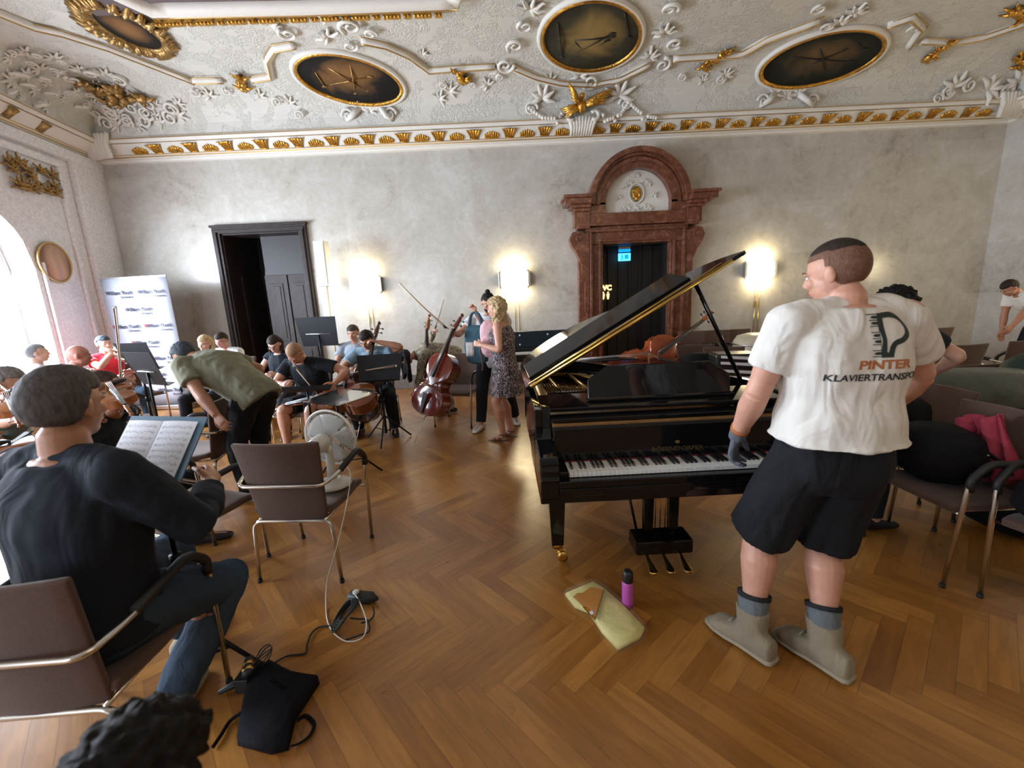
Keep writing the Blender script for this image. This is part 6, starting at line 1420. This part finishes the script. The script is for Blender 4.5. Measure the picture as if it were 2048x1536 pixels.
# ---------------------------------------------------------------- the people
def W_(px, py, y): return ('w', at_y(px, py, y))
def fz(px, py, z=.085): return ('w', at_z(px, py, z))
def seated(label, px, py, y, face, lean=8, H=1.76, feet=None, rootz=None, seat=.53, **k):
    """seat a person so that the head centre falls at the given place"""
    c = at_y(px, py, y); f = V((-math.sin(R(face)), math.cos(R(face)), 0)); d = .62 * math.sin(R(lean * .8)); at = (c.x - f.x * d, c.y - f.y * d)
    fs = H / 1.76
    return person(label, at, face, H=H, pelvis=(0, -.02, seat), lean=lean, hipl=lean * .4, feet=feet or [(-.17, .40, .085 * fs), (.17, .40, .085 * fs)], khint=[V((-.1, .5, 1)), V((.1, .5, 1))], **k)
def extra_mover(I):
    r = I['root']; sh = [o for o in C.objects if o.parent == r and o.name.startswith('tshirt')][0]
    bv = BVHTree.FromPolygons([tuple(v.co) for v in sh.data.vertices], [tuple(p.vertices) for p in sh.data.polygons])
    c = I['sp'][4]; ox = .022
    def proj(mb, name, mat, cx, cz, off=.0022):
        me = mb.mesh('t'); bm = bmesh.new(); bm.from_mesh(me)
        bmesh.ops.triangulate(bm, faces=bm.faces); 
        for _ in range(4):
            ed = [e for e in bm.edges if e.calc_length() > .008]
            if ed: bmesh.ops.subdivide_edges(bm, edges=ed, cuts=1)
        for v in bm.verts:
            p = V((cx + v.co.x, -1.0, cz + v.co.y)); h = bv.ray_cast(p, V((0, 1, 0)), 3)
            if h[0] is not None: v.co = h[0] + V((0, -off, 0))
            else: v.co = V((p.x, c.y, p.z))
        bm.to_mesh(me); bm.free(); me.materials.clear(); me.materials.append(M[mat]); o = bpy.data.objects.new(name, me); C.objects.link(o); o.parent = sh; return o
    z0 = c.z
    # grand-piano shaped P with a keyboard on its left edge
    path = smooth_path([V((0, .075, 0)), V((.045, .078, 0)), V((.088, .062, 0)), V((.107, .030, 0)), V((.100, .0, 0)), V((.075, -.020, 0)), V((.045, -.030, 0)), V((.032, -.048, 0)), V((.026, -.074, 0))], 5)
    m = MB(); pr = None; wd = .0105
    loop_o = []; loop_i = []
    for i, p in enumerate(path):
        tg = (path[min(i + 1, len(path) - 1)] - path[max(0, i - 1)]).normalized(); nn = V((-tg.y, tg.x, 0)); loop_o.append(p + nn * wd); loop_i.append(p - nn * wd)
    for i in range(len(path) - 1): m.add([loop_o[i], loop_o[i + 1], loop_i[i + 1], loop_i[i]], [(0, 1, 2, 3)])
    m.add([(-.012, .0855, 0), (.010, .0855, 0), (.010, -.0855, 0), (-.012, -.0855, 0)], [(0, 1, 2, 3)]); m.add([(.008, -.066, 0), (.036, -.066, 0), (.036, -.0855, 0), (.008, -.0855, 0)], [(0, 1, 2, 3)])
    m.v = [v * .90 for v in m.v]; proj(m, 'logo_letter', 'logo_green', ox, z0 + .085)
    m = MB()
    for k in range(8): z = .082 - k * .0232; m.add([(-.058 + (k > 0) * .012, z + .0016, 0), (-.012, z + .0016, 0), (-.012, z - .0016, 0), (-.058 + (k > 0) * .012, z - .0016, 0)], [(0, 1, 2, 3)])
    for k in (0, 1, 3, 4, 6): z = .082 - (k + .5) * .0232; m.add([(-.042, z, 0), (-.030, z + .0055, 0), (-.012, z + .0055, 0), (-.012, z - .0055, 0), (-.030, z - .0055, 0)], [(0, 1, 2, 3, 4)])
    m.v = [v * .90 for v in m.v]; proj(m, 'logo_keyboard', 'logo_green', ox, z0 + .085)
    m = text_mesh('PINTER', .042, 0, bold=.0014, sxy=1.35, shear=.12); proj(m, 'shirt_name', 'logo_orange', ox + .002, z0 - .030)
    m = text_mesh('KLAVIERTRANSPORT', .034, 0, bold=.0008, sxy=1.16, shear=.08); proj(m, 'shirt_lettering', 'logo_black', ox - .008, z0 - .072)
FEETDIR = [(-.62, 1, 0), (-.55, 1, 0)]
mv = person('person in a white printed T-shirt, black shorts and grey gloves at the piano', (1.305, 1.64), -3, H=1.86, neckl=-.035, pelvis=(-.02, 0, .965), lean=2, yaw=2, hy=38, hp=14, hands=[W_(1475, 868, 1.86), (.36, .26, 1.02)],
    feet=[fz(1503, 1262, .10), fz(1650, 1292, .10)], ehint=[V((-.6, -1, -.2)), V((1, -.6, -.1))], skin='skin', hairc='hair_buzz', hairs='buzz', top='tee_white', bottom='shorts_black', botm='shorts', shoe='boots_suede', shoem='boot', build=1.26, voxel=.005,
    glove=['glove_grey', 'glove_dark'], sock='sock_grey', curl=(.75, .6), palm=[V((.5, -.2, -.8)), None], fdir=[V((-.02, .30, -.95)), None], fold=.010, sleeve=.62, beard=None, extra=extra_mover, hem=.165)
# darker short hair on top of the faded sides
I = mv; m = MB(); m.ell(I['HP'](0, -.014, .024), [.0805, .1000, .0955], I['Q'], n=56, m=36, fn=lambda q: 1.066 if q.z > .50 + .10 * q.y else .84); remeshed(m, 'hair_top', 'hair_dark', I['root'], .004, 3)
m = MB(); m.tube([I['HP'](0, .0, 0) * 0 + I['wr'][0] + (I['el'][0] - I['wr'][0]).normalized() * .045 + V((.036 * math.cos(a), .036 * math.sin(a) * .6, .036 * math.sin(a) * .8)) * .0 for a in (0, 1)], .01); 
e_ = (I['el'][0] - I['wr'][0]).normalized(); m = MB(); m.tube([I['wr'][0] + e_ * .030, I['wr'][0] + e_ * .050], [.039, .040], 18); m.build('glove_cuff', 'logo_orange', I['root'])

FEETDIR = [(-.3, 1, 0), (.3, 1, 0)]
bn = person('person with a hair bun in a white T-shirt gripping the neck of the red cello', (-.24, 5.42), 172, H=1.74, pelvis=(0, 0, .90), lean=10, hy=20, hp=24, hands=[W_(1032, 697, 6.35), W_(908, 668, 5.0)], feet=[(-.26, -.05, .085), fz(962, 846, .085)],
    ehint=[V((-1, -.3, -.3)), V((.7, -.3, -.8))], skin='skin_tan', hairc='hair_black', hairs='bun', top='tee_white_cool', shoe='shoe_white', beard='hair_black', voxel=.007, curl=(.3, 1.2), palm=[V((0, .2, -1)), V((-.2, 1, 0))])
FEETDIR = [(-.1, 1, 0), (.15, 1, 0)]
wm = person('person with blond hair in a floral sleeveless dress hugging a pink backpack', (-.07, 4.78), 76, H=1.63, pelvis=(0, 0, .86), lean=5, hy=0, hp=8, hands=[W_(962, 690, 4.62), W_(950, 622, 4.98)], feet=[(-.07, .04, .075), (.08, -.02, .075)],
    ehint=[V((-.5, -1, -.6)), V((.6, -.2, -1))], skin='skin', hairc='hair_blond', hairs='wavy', top='floral', topm='dress', botm=None, shoe='sandal', shoem='sandal', female=True, voxel=.007, curl=(.7, 1.2), build=1.15)
h = at_y(950, 628, 4.96)
t = thing('tote_bag', 'dark teal cloth tote bag with a pale print held up by its handles', 'bag', (h.x, h.y, 0), R(-12))
m = MB(); zt_ = at_y(950, 660, 4.96).z; zb_ = at_y(950, 728, 4.96).z
m.rings([ring((.0, 0, z), V((1, 0, 0)), V((0, 1, 0)), a, b, 28, 3) for z, a, b in ((zb_, .06, .02), (zb_ + .03, .12, .055), (zb_ + .2, .15, .065), (zt_, .13, .05), (zt_ + .05, .10, .035), (zt_ + .055, .07, .02))]); m.build('bag_body', 'bag_teal', t)
for s_ in (-1, 1): m = MB(); m.tube(smooth_path([V((-.08, s_ * .03, zt_ + .02)), V((-.05, s_ * .02, zt_ + .16)), V((0, 0, h.z + .02)), V((.05, s_ * .02, zt_ + .16)), V((.08, s_ * .03, zt_ + .02))], 5), .014, 6, sx=.35); m.build('handle', 'bag_teal', t)
m = MB(); m.grid(lambda u, v: V((-.115 + u * .10, -.055 - .012 * u, zb_ + .10 + v * .16)), 3, 3); m.build('printed_patch', 'bag_print', t, solid=.004)
c = at_y(985, 680, 4.66); t, _ = blob('backpack', 'pale pink backpack clutched to the chest of the blonde woman', 'bag', (c.x - .02, 4.80, c.z - .20), (.24, .17, .40), 'backpack_pink', 3, -10, 3.0, .10); strap(t, [(-.1, 0, .30), (-.13, -.02, .1), (-.11, -.02, -.06), (-.12, 0, -.16)], 'sandal')

# the man in olive, stooping towards the left
FEETDIR = [(-.1, 1, 0), (.2, 1, 0)]
person('person in an olive T-shirt and black shorts stooping over a chair', (-2.26, 3.60), 78, H=1.78, pelvis=(0, -.05, .93), lean=66, hipl=44, hy=0, hp=58, hands=[W_(438, 838, 3.25), W_(505, 790, 4.0)], feet=[(-.17, -.02, .085), (.17, .10, .085)],
    ehint=[V((-.3, .2, -1)), V((.5, -.3, .6))], skin='skin_tan', hairc='hair_bluegrey', hairs='short', top='tee_olive', bottom='shorts_black', botm='trousers', build=1.28, voxel=.007, fold=.012, sleeve=.62)

# navy-shirted violinist in the foreground
FEETDIR = [(-.2, 1, 0), (-.5, 1, 0)]
nv = seated('person in a dark navy shirt and jeans seated with a violin, back to the camera', 118, 772, 1.41, -14, lean=4, H=1.86, hem=.05, seat=.60, hands=[W_(-20, 905, 1.72), W_(420, 968, 1.68)], ehint=[V((-1, .2, -1)), V((1, -.35, -1.1))], feet=[(-.25, .42, .085), (.05, .12, .085)],
    hy=8, hp=6, skin='skin_tan', hairc='hair_greybrown', hairs='full', top='shirt_navy', topm='shirt', bottom='jeans', build=1.35, voxel=.006, fold=.010, curl=(.8, .9), face_detail=False, shoe='sole_tan')
I_ = [o for o in C.objects if o.name.startswith('person') and 'navy shirt and jeans' in o['label']][0]
bow('violin bow in the right hand of the navy-shirted man', at_y(425, 968, 1.72), at_y(120, 905, 1.9), .72)
# partly hidden violinist behind him
FEETDIR = None
seated('person with dark hair playing a violin, half hidden behind the navy-shirted man', 190, 752, 2.55, -75, lean=12, H=1.70, hy=-10, hp=18, hands=[W_(240, 795, 2.2), W_(232, 768, 2.5)], skin='skin_tan', hairc='hair_brown', hairs='short', top='tee_black', bottom='trousers_black', curl=(.9, .9))
seated('person at the left edge in a dark top bowing a violin', 4, 742, 2.85, -55, lean=8, H=1.72, hy=-5, hp=10, hands=[W_(10, 800, 2.5), W_(45, 838, 2.35)], skin='skin_pale', hairc='hair_grey', hairs='short', top='tee_greygreen', bottom='trousers_black', curl=(.9, .9))
seated('person with a bald reddish head seated near the window, back half turned', 152, 706, 4.6, -50, lean=8, H=1.74, hy=0, hp=10, skin='skin_red', hairc='hair_grey', hairs=None, top='tee_lightblue', hands=[(-.05, .42, .95), (.2, .40, .9)])
seated('person with thin grey hair in white silhouetted against the window', 75, 703, 5.15, -45, lean=6, H=1.74, skin='skin_pale', hairc='hair_grey', hairs='buzz', top='tee_white_cool', hands=[(-.1, .42, .9), (.15, .40, .9)])
seated('person in a red T-shirt playing the trumpet in the corner', 208, 688, 6.15, -112, lean=4, H=1.76, hy=0, hp=2, hands=[W_(232, 705, 5.95), W_(226, 703, 6.0)], ehint=[V((-.8, 0, -1)), V((.8, 0, -1))], skin='skin_pale', hairc='hair_bluegrey', hairs='short', top='tee_red', bottom='jeans', curl=(1.1, 1.1))
seated('person with very short fair hair in a black T-shirt bent over a cello', 597, 700, 4.72, 168, lean=26, H=1.78, hy=12, hp=52, hands=[W_(668, 768, 4.55), W_(566, 768, 4.5)], ehint=[V((-.9, -.2, -.4)), V((.9, -.2, -.4))], skin='skin', hairc='hair_fair_buzz', hairs='buzz', top='tee_black', bottom='shorts_black', botm='shorts', shoe='shoe_black', build=1.1, curl=(.8, .8))
seated('person with dark hair and glasses in a black sleeveless top looking down', 553, 685, 5.55, 176, lean=8, H=1.68, hy=5, hp=32, hands=[(-.12, .35, .80), (.15, .32, .82)], skin='skin_pale', hairc='hair_dark', hairs='bob', top='tee_black', bottom='trousers_black', female=True, sleeve=.18,
    extra=lambda I: [MB().tube([I['HP'](s_ * .033 + .024 * math.cos(a), .096, .002 + .019 * math.sin(a)) for a in [2 * PI * k / 18 for k in range(18)]], .0022, 5, closed=True).build('glasses_rim', 'ebony', I['root']) for s_ in (-1, 1)])
p_ = at_y(447, 655, 6.4); person('person with dark hair in a white T-shirt seated left of the dark doorway', (p_.x, 6.4), 178, H=1.48 if False else 1.70, pelvis=(0, 0, .53), lean=4, feet=[(-.15, .38, .085), (.15, .38, .085)], khint=[V((-.1, .5, 1)), V((.1, .5, 1))], hp=22, hands=[(-.15, .35, .8), (.15, .35, .8)], skin='skin_red', hairc='hair_dark', hairs='short', top='tee_white_cool')
seated('person with blond hair mostly hidden behind the stooping man', 412, 686, 5.9, 178, lean=4, H=1.68, hp=14, skin='skin_pale', hairc='hair_blond', hairs='bob', top='tee_white_cool', female=True, hands=[(-.1, .35, .8), (.15, .32, .8)])
chair('brown armchair under the man in white beside the doorway', p_.x, 6.38, 180); q_ = at_y(412, 686, 5.9); chair('brown armchair under the blonde woman behind the stooping man', q_.x, 5.86, 180)
seated('person in a grey-blue T-shirt playing the dark cello', 738, 672, 5.32, 182, lean=16, H=1.78, hy=-14, hp=34, hands=[W_(757, 684, 5.15), W_(686, 752, 4.98)], ehint=[V((-1, 0, -.2)), V((.9, -.3, -.5))], feet=[(-.24, .28, .085), (.20, .28, .085)], skin='skin_tan', hairc='hair_dark', hairs='short', top='tee_blue', build=1.1, curl=(1.0, .9))
seated('person in a pale blue shirt seated behind the cellist', 706, 658, 6.25, 180, lean=3, H=1.74, hy=0, hp=12, skin='skin', hairc='hair_brown', hairs='short', top='tee_lightblue', bottom='jeans', hands=[(-.15, .35, .75), (.15, .35, .75)])
FEETDIR = [(-.1, 1, 0), (.1, 1, 0)]
p_ = at_y(872, 720, 6.15); person('person with long dark hair in a patterned blouse stooping to the floor beside a cello', (p_.x + .08, 6.15), 120, H=1.66, pelvis=(.0, -.12, .86), lean=98, hipl=62, hp=75, hands=[W_(828, 808, 5.75), W_(868, 664, 6.0)], feet=[(-.13, -.05, .085), (.13, .05, .085)],
    ehint=[V((-.2, -.4, -.5)), V((.6, -.6, 0))], skin='skin_pale', hairc='hair_black', hairs='long', top='blouse_print', topm='shirt', bottom='pants_print', female=True, voxel=.008, curl=(.6, 1.1))
# people on the right
FEETDIR = [(.3, 1, 0), (.5, 1, 0)]
person('person with curly black hair in black reaching towards the bags behind the mover', (2.22, 2.66), -58, H=1.74, pelvis=(0, -.10, .90), lean=41, hipl=23, hy=-10, hp=44, hands=[(-.12, .45, .70), W_(1868, 745, 2.75)], feet=[(-.14, -.10, .085), (.12, .06, .085)], ehint=[V((-.8, -.2, -.6)), V((.8, -.2, .2))], skin='skin_pale', hairc='hair_black', hairs='curly', top='tee_black', bottom='trousers_black', voxel=.007, face_detail=False)
FEETDIR = None
p_ = at_y(2040, 700, 6.3); person('person in a white T-shirt leaning over the chairs by the right wall', (p_.x + .22, 6.35), 82, H=1.80, pelvis=(0, -.10, .95), lean=52, hipl=30, hp=44, hands=[W_(2012, 668, 6.1), W_(2000, 680, 6.6)], feet=[(-.16, -.05, .085), (.16, .05, .085)], ehint=[V((-.3, 0, -1)), V((.3, 0, -1))], skin='skin_tan', hairc='hair_dark', hairs='short', top='tee_white', bottom='trousers_black')
# the blurred person right in front of the camera
hb = CAM + ray(235, 1720) * .60; f_ = V((.21, .98, 0)) * .42
chair('brown armchair under the blurred person in the bottom left corner', hb.x - f_.x, hb.y - f_.y - .02, -12)
bl = person('blurred dark-haired person in a dark top, close to the camera at the bottom left', (hb.x - f_.x, hb.y - f_.y), -12, H=1.72, pelvis=(0, 0, .50), lean=66, hipl=48, hp=50, hy=5, feet=[(-.17, .40, .085), (.17, .40, .085)], khint=[V((-.1, .5, 1)), V((.1, .5, 1))], hands=[(-.15, .45, .55), (.15, .45, .55)], skin='skin_tan', hairc='hair_black', hairs='wavyc', top='tee_black', bottom='trousers_black', voxel=.007, face_detail=False)
bpy.data.scenes.remove(S2)
d_ = Matrix.Rotation(bl['root'].rotation_euler.z, 3, 'Z') @ bl['HC'] + bl['root'].location; q_ = ray(265, 1600); q_ = CAM + q_ * ((d_.z - EYE) / q_.z); bl['root'].location.x += q_.x - d_.x; bl['root'].location.y += q_.y - d_.y
